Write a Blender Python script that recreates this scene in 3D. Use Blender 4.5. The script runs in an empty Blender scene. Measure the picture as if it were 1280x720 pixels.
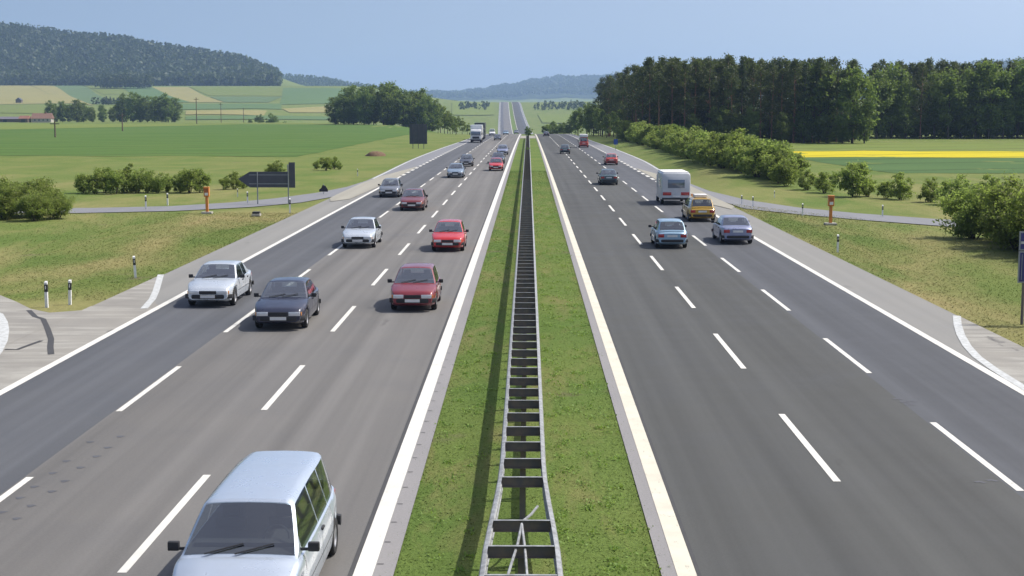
import bpy, bmesh, math, random
import numpy as np
from mathutils import Vector, Matrix, Euler

random.seed(7)
PI = math.pi
scene = bpy.context.scene
COL = scene.collection

# ------------------------------------------------------------------ camera
CAM_H, F_PX = 7.13, 1797.0
PITCH, YAW = math.atan((360 - 134) / F_PX), math.atan(20 / F_PX)
cd = bpy.data.cameras.new('camera')
cam = bpy.data.objects.new('camera', cd)
COL.objects.link(cam)
cam.location = (0, 0, CAM_H)
cam.rotation_euler = (PI / 2 - PITCH, 0, YAW)
cd.sensor_width = 36
cd.lens = 36 * F_PX / 1280
cd.clip_start, cd.clip_end = 0.5, 20000
scene.camera = cam
RM = Euler((PI / 2 - PITCH, 0, YAW)).to_matrix()


def ray(x, y):
    return RM @ Vector(((x - 640) / F_PX, (360 - y) / F_PX, -1))


def gp(x, y, z=0.0):
    """ground point seen at photo position x, y on the level z"""
    d = ray(x, y)
    t = (z - CAM_H) / d.z
    return d.x * t, d.y * t


# ------------------------------------------------------------------ terrain
def hermite(xs, ys):
    xs, ys = np.array(xs, float), np.array(ys, float)
    d = np.diff(ys) / np.diff(xs)
    m = np.zeros_like(ys)
    m[1:-1] = np.where(d[1:] * d[:-1] > 0, 2 * d[1:] * d[:-1] / (d[1:] + d[:-1] + 1e-12), 0)

    def f(x):
        x = np.clip(np.asarray(x, float), xs[0], xs[-1])
        i = np.clip(np.searchsorted(xs, x) - 1, 0, len(xs) - 2)
        h = xs[i + 1] - xs[i]
        t = (x - xs[i]) / h
        return ((2 * t**3 - 3 * t**2 + 1) * ys[i] + (t**3 - 2 * t**2 + t) * h * m[i]
                + (-2 * t**3 + 3 * t**2) * ys[i + 1] + (t**3 - t**2) * h * m[i + 1])
    return f


zroad = hermite([-100, 120, 200, 300, 400, 450, 500, 600, 800, 1000, 1150, 1295, 1500, 1750, 1990, 2200, 2500, 9999],
                [0, 0, -.10, -.45, -1.0, -1.4, -2.05, -4.6, -11, -15.5, -15.6, -13, -7, 2, 11.6, 15, 10, 10])
xroad = hermite([-100, 450, 1000, 1295, 1990, 2600, 9999], [-.04, -.04, -6, -12, -24.5, -34, -34])
side_l = hermite([-100, 650, 900, 1300, 1800, 2250, 9999], [0, 0, -1.8, 4, 20, 40, 40])
side_r = hermite([-100, 500, 900, 1300, 2000, 2300, 9999], [0, 0, -3, 0, 14, 20, 20])
PPK = hermite([-3000, -700, -200, 0, 50, 100, 150, 200, 250, 300, 345, 390, 450, 560, 640, 700, 1280, 2000, 4000],
              [60, 150, 165, 164, 155, 143, 137, 122, 110, 97, 72, 48, 36, 20, 13, 12, 25, 30, 30])
QPK = hermite([-3000, -300, 300, 345, 400, 445, 500, 560, 700, 1000, 1100, 1180, 1230, 1280, 1500, 4000],
              [40, 60, 80, 88, 78, 62, 40, 18, 10, 30, 70, 112, 125, 130, 130, 60])
BPK = hermite([-3000, -300, 400, 560, 600, 640, 680, 720, 760, 900, 1100, 1300, 4000],
              [60, 60, 60, 75, 85, 120, 145, 160, 160, 120, 100, 100, 60])


def sstep(a, b, x):
    t = np.clip((x - a) / (b - a), 0, 1)
    return t * t * (3 - 2 * t)


def height(X, Y):
    X, Y = np.broadcast_arrays(np.asarray(X, float), np.asarray(Y, float))
    zc = zroad(Y)
    d = np.abs(X - xroad(Y))
    inner = np.interp(Y, [0, 600, 1000], [22, 22, 35])
    outer = np.interp(Y, [0, 600, 1000], [45, 60, 260])
    t = sstep(0, 1, (d - inner) / (outer - inner))
    side = np.where(X < xroad(Y), side_l(Y), side_r(Y))
    z = zc * (1 - t) + side * t
    # low banks and bumps beside the road
    k = sstep(19, 24, d) * sstep(125, 150, Y) * (1 - sstep(300, 500, Y))
    z = z + k * (.04 * np.sin(X * .31 + Y * .17) + .04 * np.sin(X * .13 - Y * .23))
    k2 = np.where(X > 0, sstep(15.5, 19.5, d) * sstep(118, 150, Y) * (1 - sstep(250, 420, Y)), 0)
    z = z + .7 * k2 * (1 - sstep(24, 34, d))
    px = 660 + F_PX * X / np.maximum(Y, 1)
    P, Q, B = PPK(px), QPK(px), BPK(px)
    knots = [(2250, z), (3000, P), (3300, P * .92 + 1), (3700, np.minimum(P, 30)), (4200, Q), (4700, np.minimum(Q, 25)),
             (5500, 30 + 0 * Q), (8000, B), (9500, B * .6)]
    for (ya, za), (yb, zb) in zip(knots[:-1], knots[1:]):
        s = sstep(ya, yb, Y)
        z = np.where(Y > ya, za * (1 - s) + zb * s, z)
    rough = sstep(5000, 7000, Y) * 9
    z = z + rough * (np.sin(X * .017 + Y * .004) * .5 + np.sin(X * .041 + 1.3) * .35 + np.sin(X * .09) * .25)
    return z


def hz(x, y):
    return float(height(x, y))


def hit(x, y, y0=150.0, y1=9000.0):
    """march the sight line through photo position x, y to the terrain"""
    d = ray(x, y)
    Y = y0
    while Y < y1:
        t = Y / d.y
        if height(d.x * t, Y) >= CAM_H + d.z * t:
            break
        Y *= 1.004
    t = Y / d.y
    return d.x * t, Y


# ------------------------------------------------------------------ materials
def new_mat(name):
    m = bpy.data.materials.new(name)
    m.use_nodes = True
    nt = m.node_tree
    return m, nt, nt.nodes['Principled BSDF']


def noise_node(nt, vec, scale, detail=4, rough=.55, dist=0):
    n = nt.nodes.new('ShaderNodeTexNoise')
    n.inputs['Scale'].default_value = scale
    n.inputs['Detail'].default_value = detail
    n.inputs['Roughness'].default_value = rough
    n.inputs['Distortion'].default_value = dist
    nt.links.new(vec, n.inputs['Vector'])
    return n.outputs['Fac']


def ramp_node(nt, fac, a, b):
    r = nt.nodes.new('ShaderNodeMapRange')
    r.inputs['From Min'].default_value = a
    r.inputs['From Max'].default_value = b
    nt.links.new(fac, r.inputs['Value'])
    return r.outputs['Result']


def mix_node(nt, fac, a, b, mode='MIX'):
    n = nt.nodes.new('ShaderNodeMix')
    n.data_type = 'RGBA'
    n.blend_type = mode
    for sock, v in ((n.inputs[0], fac), (n.inputs[6], a), (n.inputs[7], b)):
        if isinstance(v, (int, float)):
            sock.default_value = v
        elif isinstance(v, tuple):
            sock.default_value = (*v, 1)
        else:
            nt.links.new(v, sock)
    return n.outputs[2]


def coord(nt, kind='world', scale=(1, 1, 1), rot=(0, 0, 0)):
    if kind == 'world':
        o = nt.nodes.new('ShaderNodeNewGeometry').outputs['Position']
    else:
        o = nt.nodes.new('ShaderNodeTexCoord').outputs['Object']
    mp = nt.nodes.new('ShaderNodeMapping')
    mp.inputs['Scale'].default_value = scale
    mp.inputs['Rotation'].default_value = rot
    nt.links.new(o, mp.inputs['Vector'])
    return mp.outputs['Vector']


def add_bump(nt, b, fac, strength, dist):
    n = nt.nodes.new('ShaderNodeBump')
    n.inputs['Strength'].default_value = strength
    n.inputs['Distance'].default_value = dist
    nt.links.new(fac, n.inputs['Height'])
    nt.links.new(n.outputs['Normal'], b.inputs['Normal'])


def simple(name, c, rough=.6, metal=0., c2=None, scale=4., coat=0., kind='object', spec=.5, bump=0):
    m, nt, b = new_mat(name)
    b.inputs['Roughness'].default_value = rough
    b.inputs['Metallic'].default_value = metal
    b.inputs['Coat Weight'].default_value = coat
    b.inputs['Coat Roughness'].default_value = .05
    b.inputs['Specular IOR Level'].default_value = spec
    if c2 is None:
        c2 = tuple(x * .85 for x in c)
    v = coord(nt, kind)
    f = ramp_node(nt, noise_node(nt, v, scale), .35, .65)
    nt.links.new(mix_node(nt, f, c, c2), b.inputs['Base Color'])
    if bump:
        add_bump(nt, b, noise_node(nt, v, scale * 8), .5, bump)
    return m


def ground_mat(name, green, green2, dry, dry_amt=.5, soil=None, streak=None, fine=6.0):
    m, nt, b = new_mat(name)
    b.inputs['Roughness'].default_value = .95
    b.inputs['Specular IOR Level'].default_value = .1
    v = coord(nt)
    f1 = ramp_node(nt, noise_node(nt, v, .12, 5), .35, .65)
    c = mix_node(nt, f1, green, green2)
    vs = coord(nt, 'world', (.16, .05, .1), (0, 0, .35)) if streak is None else coord(nt, 'world', *streak)
    f2 = ramp_node(nt, noise_node(nt, vs, 1.0, 7, .62, .6), .62 - .22 * dry_amt, .80 - .12 * dry_amt)
    sx = nt.nodes.new('ShaderNodeSeparateXYZ')
    nt.links.new(v, sx.inputs[0])
    near = nt.nodes.new('ShaderNodeMapRange')
    near.inputs['From Min'].default_value, near.inputs['From Max'].default_value = 95, 170
    near.inputs['To Min'].default_value, near.inputs['To Max'].default_value = .85, .22
    nt.links.new(sx.outputs['Y'], near.inputs['Value'])
    mm = nt.nodes.new('ShaderNodeMath')
    mm.operation = 'MULTIPLY'
    nt.links.new(f2, mm.inputs[0])
    nt.links.new(near.outputs['Result'], mm.inputs[1])
    c = mix_node(nt, mm.outputs[0], c, dry)
    if soil:
        f3 = ramp_node(nt, noise_node(nt, v, .22, 6, .6), .64, .74)
        c = mix_node(nt, f3, c, soil)
    f4 = ramp_node(nt, noise_node(nt, v, fine, 3, .7), .25, .75)
    c = mix_node(nt, .55, c, mix_node(nt, f4, (.4, .4, .4), (1.0, 1.0, 1.0)), 'MULTIPLY')
    nt.links.new(c, b.inputs['Base Color'])
    add_bump(nt, b, noise_node(nt, v, fine * 1.5, 4, .7), .8, .08)
    return m


def asphalt_mat(name, c, streak=.22, fine=.25):
    m, nt, b = new_mat(name)
    b.inputs['Specular IOR Level'].default_value = .35
    v = coord(nt)
    vs = coord(nt, 'world', (1.3, .012, 1))
    f = ramp_node(nt, noise_node(nt, vs, 1.0, 3), .3, .7)
    a = tuple(x * (1 - streak) for x in c)
    d = tuple(x * (1 + streak) for x in c)
    col = mix_node(nt, f, a, d)
    f2 = ramp_node(nt, noise_node(nt, v, .35, 6), .3, .7)
    col = mix_node(nt, .5, col, mix_node(nt, f2, (.82, .82, .82), (1, 1, 1)), 'MULTIPLY')
    f3 = ramp_node(nt, noise_node(nt, v, 20, 5, .8), .3, .7)
    col = mix_node(nt, fine * 2, col, mix_node(nt, f3, (.55, .55, .55), (1.0, 1.0, 1.0)), 'MULTIPLY')
    # cracks and bitumen patches
    vc = coord(nt, 'world', (.9, .18, 1))
    f5 = ramp_node(nt, noise_node(nt, vc, 1.0, 5, .6), .67, .72)
    col = mix_node(nt, f5, col, tuple(x * .72 for x in c))
    nt.links.new(col, b.inputs['Base Color'])
    rr = nt.nodes.new('ShaderNodeMapRange')
    rr.inputs['To Min'].default_value, rr.inputs['To Max'].default_value = .7, .92
    nt.links.new(f2, rr.inputs['Value'])
    nt.links.new(rr.outputs['Result'], b.inputs['Roughness'])
    add_bump(nt, b, noise_node(nt, v, 70, 2), .35, .01)
    return m


def apron_mat():
    """worn concrete with faded hatch bars across it"""
    m, nt, b = new_mat('hatched_concrete')
    b.inputs['Roughness'].default_value = .9
    v = coord(nt)
    n1 = ramp_node(nt, noise_node(nt, v, .5, 6), .3, .7)
    col = mix_node(nt, n1, (.285, .272, .24), (.225, .215, .195))
    bars = noise_node(nt, coord(nt, 'world', (.16, 1.5, 1), (0, 0, -.10)), 1.0, 4, .6, .5)
    wear = ramp_node(nt, noise_node(nt, v, .8, 5), .34, .58)
    mul = nt.nodes.new('ShaderNodeMath')
    mul.operation = 'MULTIPLY'
    nt.links.new(ramp_node(nt, bars, .46, .58), mul.inputs[0])
    nt.links.new(wear, mul.inputs[1])
    col = mix_node(nt, mul.outputs[0], col, (.345, .335, .30))
    f3 = ramp_node(nt, noise_node(nt, v, 30, 3, .8), .3, .7)
    col = mix_node(nt, .45, col, mix_node(nt, f3, (.5, .5, .5), (1.0, 1.0, 1.0)), 'MULTIPLY')
    cr = ramp_node(nt, noise_node(nt, coord(nt, 'world', (1, .3, 1)), .5, 6, .6), .66, .70)
    col = mix_node(nt, cr, col, (.11, .105, .10))
    nt.links.new(col, b.inputs['Base Color'])
    return m


def leaf_mat(name, a, b_, trans=.35, vary=.25):
    m, nt, b = new_mat(name)
    b.inputs['Roughness'].default_value = .55
    b.inputs['Specular IOR Level'].default_value = .25
    f = ramp_node(nt, noise_node(nt, coord(nt, 'object'), .9, 3), .3, .7)
    col = mix_node(nt, f, a, b_)
    oi = nt.nodes.new('ShaderNodeObjectInfo')
    hs = nt.nodes.new('ShaderNodeHueSaturation')
    r = nt.nodes.new('ShaderNodeMapRange')
    r.inputs['To Min'].default_value, r.inputs['To Max'].default_value = 1 - vary, 1 + vary
    nt.links.new(oi.outputs['Random'], r.inputs['Value'])
    nt.links.new(r.outputs['Result'], hs.inputs['Value'])
    r2 = nt.nodes.new('ShaderNodeMapRange')
    r2.inputs['To Min'].default_value, r2.inputs['To Max'].default_value = .485, .515
    nt.links.new(oi.outputs['Random'], r2.inputs['Value'])
    nt.links.new(r2.outputs['Result'], hs.inputs['Hue'])
    nt.links.new(col, hs.inputs['Color'])
    nt.links.new(hs.outputs['Color'], b.inputs['Base Color'])
    tr = nt.nodes.new('ShaderNodeBsdfTranslucent')
    nt.links.new(mix_node(nt, .6, hs.outputs['Color'], (.30, .42, .07)), tr.inputs['Color'])
    mx = nt.nodes.new('ShaderNodeMixShader')
    mx.inputs[0].default_value = trans
    nt.links.new(b.outputs[0], mx.inputs[1])
    nt.links.new(tr.outputs[0], mx.inputs[2])
    nt.links.new(mx.outputs[0], nt.nodes['Material Output'].inputs['Surface'])
    return m


M = {}
M['ground'] = ground_mat('meadow_grass', (.122, .182, .042), (.170, .208, .058), (.35, .29, .135), .9, (.19, .16, .095))
M['median'] = ground_mat('median_grass', (.112, .182, .040), (.158, .208, .052), (.24, .215, .09), .55, (.165, .145, .085), ((.8, .22, 1), (0, 0, 0)), 9)
M['lane_pale'] = asphalt_mat('pale_asphalt', (.155, .150, .143))
M['lane_dark'] = asphalt_mat('dark_asphalt', (.094, .099, .109))
M['lane_right'] = asphalt_mat('grey_asphalt', (.074, .076, .073))
M['lane_blue'] = asphalt_mat('bluish_asphalt', (.084, .089, .099))
M['shoulder'] = asphalt_mat('shoulder_asphalt', (.245, .242, .228), .08)
M['strip'] = asphalt_mat('kerb_strip', (.27, .262, .262), .06)
M['ramp'] = asphalt_mat('ramp_asphalt', (.215, .22, .235), .06)
M['gore'] = asphalt_mat('gore_concrete', (.34, .325, .27), .08)
M['apron'] = apron_mat()


def paint_mat(name, c):
    m, nt, b = new_mat(name)
    b.inputs['Roughness'].default_value = .75
    v = coord(nt)
    f = ramp_node(nt, noise_node(nt, v, 1.3, 5), .3, .7)
    col = mix_node(nt, f, c, tuple(x * .82 for x in c))
    w = ramp_node(nt, noise_node(nt, coord(nt, 'world', (1, .35, 1)), 9, 6, .75), .58, .70)
    col = mix_node(nt, w, col, tuple(x * .45 + .03 for x in c))
    nt.links.new(col, b.inputs['Base Color'])
    return m


M['paint'] = paint_mat('road_paint', (.66, .65, .60))
M['paint_cream'] = paint_mat('cream_paint', (.62, .585, .48))
M['paint_worn'] = simple('worn_paint', (.52, .54, .54), .8, c2=(.36, .37, .36), scale=6, kind='world')
M['seam'] = simple('dark_seam', (.05, .05, .052), .8, kind='world')
M['tar'] = simple('tar_patch', (.085, .088, .10), .8, kind='world')
M['steel'] = simple('galvanised_steel', (.36, .375, .385), .6, .3, (.22, .225, .225), 7)
M['steel_dark'] = simple('weathered_steel', (.14, .13, .13), .75, .2, (.20, .16, .13), 6)
M['sign_back'] = simple('sign_back_grey', (.060, .066, .082), .6, .1, (.075, .08, .10), 1.2)
M['post_grey'] = simple('grey_post', (.28, .30, .32), .5, .5)
M['white_plastic'] = simple('white_plastic', (.78, .78, .77), .5)
M['black_plastic'] = simple('black_plastic', (.018, .018, .020), .5)
M['orange'] = simple('orange_plastic', (.62, .22, .04), .5, c2=(.54, .18, .035))
M['sign_blue'] = simple('blue_sign_face', (.035, .035, .16), .5, c2=(.03, .03, .14))
M['concrete'] = simple('concrete', (.40, .38, .34), .9, c2=(.30, .29, .26), scale=8)
M['glass'] = simple('car_glass', (.15, .18, .23), .06, .35, (.13, .16, .21), 1, spec=.8, coat=1)
M['interior'] = simple('car_interior', (.075, .072, .07), .85)


def pane_mat():
    m, nt, b = new_mat('clear_car_glass')
    t = nt.nodes.new('ShaderNodeBsdfTransparent')
    t.inputs['Color'].default_value = (.52, .57, .58, 1)
    g = nt.nodes.new('ShaderNodeBsdfGlossy')
    g.inputs['Roughness'].default_value = .04
    g.inputs['Color'].default_value = (.95, .97, 1, 1)
    lw = nt.nodes.new('ShaderNodeLayerWeight')
    lw.inputs['Blend'].default_value = .5
    mr = nt.nodes.new('ShaderNodeMapRange')
    mr.inputs['To Min'].default_value, mr.inputs['To Max'].default_value = .07, .60
    nt.links.new(lw.outputs['Facing'], mr.inputs['Value'])
    mx = nt.nodes.new('ShaderNodeMixShader')
    nt.links.new(mr.outputs['Result'], mx.inputs[0])
    nt.links.new(t.outputs[0], mx.inputs[1])
    nt.links.new(g.outputs[0], mx.inputs[2])
    nt.links.new(mx.outputs[0], nt.nodes['Material Output'].inputs['Surface'])
    return m


M['pane'] = pane_mat()
M['tyre'] = simple('tyre_rubber', (.018, .018, .018), .85)
M['rim'] = simple('alloy_rim', (.42, .43, .45), .35, .8)
M['lamp'] = simple('headlamp_glass', (.72, .74, .76), .12, .3, coat=1)
M['tail'] = simple('tail_lamp', (.38, .015, .015), .2, coat=1)
M['indicator'] = simple('orange_lamp', (.80, .30, .03), .2, coat=1)
M['trim'] = simple('black_trim', (.022, .022, .024), .6)
M['plate'] = simple('plate_white', (.70, .70, .68), .5)
M['bark'] = simple('bark', (.085, .068, .05), .95, c2=(.05, .042, .034), scale=5)
M['pine_bark'] = simple('pine_bark', (.30, .155, .085), .95, c2=(.10, .065, .045), scale=3)
M['pine'] = leaf_mat('pine_needles', (.044, .060, .022), (.076, .086, .030), .2)
M['spruce'] = leaf_mat('spruce_needles', (.028, .046, .022), (.042, .060, .028), .12)
M['broad'] = leaf_mat('broad_leaves', (.080, .135, .034), (.145, .19, .05), .42)
M['broad_dark'] = leaf_mat('dark_leaves', (.068, .105, .029), (.125, .165, .044), .42)
M['broad_light'] = leaf_mat('light_leaves', (.115, .16, .040), (.165, .195, .055), .42)
M['hedge'] = leaf_mat('hedge_leaves', (.155, .20, .052), (.26, .28, .09), .60, .28)
M['far_wood'] = leaf_mat('far_wood_leaves', (.046, .070, .026), (.054, .078, .029), .12)
M['blade'] = leaf_mat('grass_blades', (.16, .225, .048), (.235, .265, .075), .5)
M['blade_dry'] = leaf_mat('dry_grass_blades', (.20, .215, .065), (.33, .29, .13), .5)
M['wood_floor'] = simple('wood_floor', (.030, .045, .020), .95, c2=(.045, .062, .026), scale=.02, kind='world', spec=.05)
M['weed'] = leaf_mat('weed_leaves', (.13, .21, .04), (.19, .25, .055), .4)
M['wall'] = simple('plaster', (.45, .42, .37), .9)
M['roof_tile'] = simple('red_roof_tiles', (.19, .105, .075), .85, c2=(.155, .085, .06), scale=2)
M['wood'] = simple('old_timber', (.13, .10, .075), .9)


# ------------------------------------------------------------------ mesh helpers
class MB:
    def __init__(self):
        self.v, self.f = [], []

    def face(self, pts):
        i = len(self.v)
        self.v += [tuple(p) for p in pts]
        self.f.append(tuple(range(i, i + len(pts))))

    def box(self, lo, hi):
        i = len(self.v)
        (a, b, c), (d, e, f) = lo, hi
        self.v += [(a, b, c), (d, b, c), (d, e, c), (a, e, c), (a, b, f), (d, b, f), (d, e, f), (a, e, f)]
        self.f += [tuple(i + k for k in q) for q in
                   ((3, 2, 1, 0), (4, 5, 6, 7), (0, 1, 5, 4), (1, 2, 6, 5), (2, 3, 7, 6), (3, 0, 4, 7))]
        return self

    def loft(self, rings, closed=True, caps=True):
        i = len(self.v)
        n = len(rings[0])
        for r in rings:
            self.v += [tuple(p) for p in r]
        for a in range(len(rings) - 1):
            for k in range(n if closed else n - 1):
                q = (k + 1) % n
                self.f.append((i + a * n + k, i + a * n + q, i + (a + 1) * n + q, i + (a + 1) * n + k))
        if caps:
            self.f.append(tuple(i + k for k in reversed(range(n))))
            self.f.append(tuple(i + (len(rings) - 1) * n + k for k in range(n)))
        return self

    def tube(self, pts, radii, n=6):
        rings = []
        pts = [Vector(p) for p in pts]
        for k, p in enumerate(pts):
            d = (pts[min(k + 1, len(pts) - 1)] - pts[max(k - 1, 0)]).normalized()
            up = Vector((0, 0, 1)) if abs(d.z) < .95 else Vector((0, 1, 0))
            a = d.cross(up).normalized()
            b = d.cross(a).normalized()
            r = radii[k] if hasattr(radii, '__len__') else radii
            rings.append([p + a * (r * math.cos(2 * PI * j / n)) + b * (r * math.sin(2 * PI * j / n)) for j in range(n)])
        return self.loft(rings)

    def prism(self, poly, y0, y1):
        """outline (x, z) extruded along y"""
        return self.loft([[(x, y0, z) for x, z in poly], [(x, y1, z) for x, z in poly]])

    def mesh(self, name, mat, smooth=None, bevel=0):
        me = bpy.data.meshes.new(name)
        me.from_pydata(self.v, [], self.f)
        bm = bmesh.new()
        bm.from_mesh(me)
        if bevel:
            bmesh.ops.remove_doubles(bm, verts=bm.verts, dist=1e-5)
            bmesh.ops.bevel(bm, geom=[e for e in bm.edges if len(e.link_faces) == 2 and e.calc_face_angle(0) > .5],
                            offset=bevel, segments=2, affect='EDGES', profile=.6)
        bmesh.ops.recalc_face_normals(bm, faces=bm.faces)
        bm.to_mesh(me)
        bm.free()
        if smooth is not None:
            me.shade_smooth()
            me.set_sharp_from_angle(angle=math.radians(smooth))
        me.materials.append(mat)
        return me


def link(name, me, parent=None, loc=None, rot=None):
    o = bpy.data.objects.new(name, me)
    COL.objects.link(o)
    if parent:
        o.parent = parent
    if loc is not None:
        o.location = loc
    if rot is not None:
        o.rotation_euler = rot
    return o


def tag(o, label, cat, group=None, kind=None):
    o['label'], o['category'] = label, cat
    if group:
        o['group'] = group
    if kind:
        o['kind'] = kind
    return o


def thing(name, label, cat, loc, rz=0, group=None, scale=1):
    o = bpy.data.objects.new(name, None)
    COL.objects.link(o)
    o.location, o.rotation_euler = loc, (0, 0, rz)
    o.scale = (scale,) * 3 if not hasattr(scale, '__len__') else scale
    o.empty_display_size = .3
    return tag(o, label, cat, group)


def structure(name, me, label=None, cat=None):
    o = link(name, me)
    o['kind'] = 'structure'
    if label:
        o['label'], o['category'] = label, cat
    return o


def np_mesh(name, verts, quads, mat):
    me = bpy.data.meshes.new(name)
    verts = np.asarray(verts, np.float32)
    quads = np.asarray(quads, np.int32)
    me.vertices.add(len(verts))
    me.vertices.foreach_set('co', verts.ravel())
    k = quads.shape[1]
    me.loops.add(quads.size)
    me.loops.foreach_set('vertex_index', quads.ravel())
    me.polygons.add(len(quads))
    me.polygons.foreach_set('loop_start', np.arange(0, quads.size, k, dtype=np.int32))
    me.update(calc_edges=True)
    me.validate()
    me.materials.append(mat)
    return me


# ------------------------------------------------------------------ ground sheet
ylev = [-80, -60, -40, -25, -12, -4] + list(np.geomspace(4, 9500, 280))
us = np.linspace(-1.05, 1.05, 301)
YY, UU = np.meshgrid(np.array(ylev), us, indexing='ij')
XX = UU * (np.maximum(YY, 0) * .62 + 75)
ZZ = height(XX, YY) - (.05 + np.maximum(YY, 0) * 1.6e-4)
V = np.stack([XX, YY, ZZ], -1).reshape(-1, 3)
nr, nc = YY.shape
ii = np.arange(nr * nc).reshape(nr, nc)
Q = np.stack([ii[:-1, :-1], ii[:-1, 1:], ii[1:, 1:], ii[1:, :-1]], -1).reshape(-1, 4)
g_me = np_mesh('ground', V, Q, M['ground'])
g_me.shade_smooth()
structure('ground', g_me)


def patch(name, corners, mat, lift=.05, n=30, seed=0):
    """a sheet of crop draped over the terrain between four corners"""
    a, b, c, d = [np.array(p, float) for p in corners]
    s = np.linspace(0, 1, n + 1)
    S, T = np.meshgrid(s, s, indexing='ij')
    P = ((1 - S)[..., None] * ((1 - T)[..., None] * a + T[..., None] * b)
         + S[..., None] * ((1 - T)[..., None] * d + T[..., None] * c))
    wob = .02 * np.linalg.norm(a - d)
    P[..., 1] += np.sin(P[..., 0] * .05 + seed) * min(wob, 1.5) * .5
    z = height(P[..., 0], P[..., 1]) - (.05 + P[..., 1] * 1.6e-4) + lift
    V = np.concatenate([P, z[..., None]], -1).reshape(-1, 3)
    ii = np.arange((n + 1)**2).reshape(n + 1, n + 1)
    Q = np.stack([ii[:-1, :-1], ii[:-1, 1:], ii[1:, 1:], ii[1:, :-1]], -1).reshape(-1, 4)
    me = np_mesh(name, V, Q, mat)
    me.shade_smooth()
    return structure(name, me)


def crop_mat(name, a, b, scale=.05, row=.0):
    m, nt, bs = new_mat(name)
    bs.inputs['Roughness'].default_value = .95
    bs.inputs['Specular IOR Level'].default_value = .08
    v = coord(nt, 'world', (.6, 1.8, 1), (0, 0, .1))
    f = ramp_node(nt, noise_node(nt, v, scale, 5, .6), .3, .7)
    c = mix_node(nt, f, a, b)
    w = nt.nodes.new('ShaderNodeTexWave')
    w.wave_type, w.bands_direction = 'BANDS', 'X'
    w.inputs['Scale'].default_value = .02
    w.inputs['Distortion'].default_value = .15
    nt.links.new(coord(nt, 'world', (1, 1, 1), (0, 0, 1.15)), w.inputs['Vector'])
    c = mix_node(nt, ramp_node(nt, w.outputs['Fac'], .955, .985), c, tuple(x * .62 for x in b))
    f4 = ramp_node(nt, noise_node(nt, coord(nt), 1.6, 4, .75), .25, .75)
    c = mix_node(nt, .4, c, mix_node(nt, f4, (.5, .5, .5), (1.0, 1.0, 1.0)), 'MULTIPLY')
    nt.links.new(c, bs.inputs['Base Color'])
    add_bump(nt, bs, noise_node(nt, coord(nt), 3, 4), .7, .12)
    return m


cg = crop_mat('green_wheat', (.068, .138, .032), (.105, .165, .042))
cl = crop_mat('young_crop', (.145, .20, .048), (.18, .215, .06))
cy = crop_mat('rape_blossom', (.58, .47, .02), (.48, .42, .03), .15)
cd_ = crop_mat('dark_crop', (.075, .135, .048), (.09, .155, .055))
ct = crop_mat('tan_stubble', (.30, .27, .11), (.25, .24, .095))
cgr = crop_mat('grey_green_crop', (.10, .16, .07), (.13, .18, .08))
cte = crop_mat('teal_crop', (.10, .165, .065), (.115, .18, .07))
cmm = crop_mat('hay_meadow', (.14, .19, .045), (.17, .20, .06))
csoil = crop_mat('bare_soil', (.21, .165, .10), (.26, .21, .12), .4)

patch('field', [(-34, 213), (-36, 590), (-420, 735), (-420, 222)], cg, .03, 60)
patch('field', [(-170, 470), (-120, 610), (-430, 730), (-430, 430)], cl, .06, 40, 2)
patch('field', [(38, 209), (36, 239), (420, 239), (420, 212)], cy, .03, 40)
patch('field', [(40, 158), (38, 208.8), (420, 211.8), (420, 172)], cd_, .03, 40, 1)
patch('field', [(36, 239.2), (40, 292), (420, 330), (420, 239.2)], cl, .03, 40, 3)
far_fields = [
    ([(-60, 106), (30, 107), (98, 129), (-40, 131)], ct), ([(32, 107), (62, 107), (118, 132), (99, 130)], ct),
    ([(62, 107), (98, 107), (150, 130), (112, 130)], cgr), ([(98, 107), (140, 107), (160, 118), (128, 118)], cmm),
    ([(-60, 113), (0, 113), (24, 124), (-60, 128)], ct), ([(-60, 130), (90, 132), (80, 142), (-60, 141)], cmm),
    ([(150, 108), (190, 108), (238, 128), (190, 128)], cte), ([(190, 109), (235, 109), (280, 128), (238, 128)], ct),
    ([(236, 109), (350, 109), (352, 120), (262, 120)], cmm), ([(262, 121), (352, 121), (336, 128), (282, 128)], cgr),
    ([(225, 130), (352, 130), (352, 137), (225, 137)], cte), ([(232, 138.5), (334, 138.5), (330, 145), (232, 143.5)], ct),
    ([(354, 110), (440, 112), (420, 130), (350, 131)], cte), ([(352, 136), (412, 133), (412, 141), (362, 141)], ct),
    ([(232, 146), (412, 146), (412, 150), (232, 150)], cte),
    ([(565, 128), (618, 128), (618, 144), (565, 144)], cl), ([(672, 143), (738, 143), (738, 154), (678, 154)], cl)]
for k, (pts, m) in enumerate(far_fields):
    patch('field', [hit(*p, 640) for p in pts], m, (.35 if k < 15 else .6) + .01 * k, 24, k)

# ------------------------------------------------------------------ road sheets
def ylist(y0, y1):
    out, y = [], y0
    while y < y1:
        out.append(y)
        y += max(3.0, abs(y) * .02)
    return out + [y1]


def ribbon(name, fa, fb, y0, y1, mat, dz=0., label=None, cat=None):
    fa = fa if callable(fa) else (lambda y, c=fa: c)
    fb = fb if callable(fb) else (lambda y, c=fb: c)
    V, Qd = [], []
    for y in ylist(y0, y1):
        z = float(zroad(y)) + dz * (1 + max(0, y - 100) / 150)
        xc = float(xroad(y))
        V += [(fa(y) + xc, y, z), (fb(y) + xc, y, z)]
    for k in range(len(V) // 2 - 1):
        Qd.append((2 * k, 2 * k + 1, 2 * k + 3, 2 * k + 2))
    return structure(name, np_mesh(name, V, Qd, mat), label, cat)


def sheet(name, pts, z, mat):
    me = MB()
    me.face([(x, y, z) for x, y in pts])
    return structure(name, me.mesh(name, mat))


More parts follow.
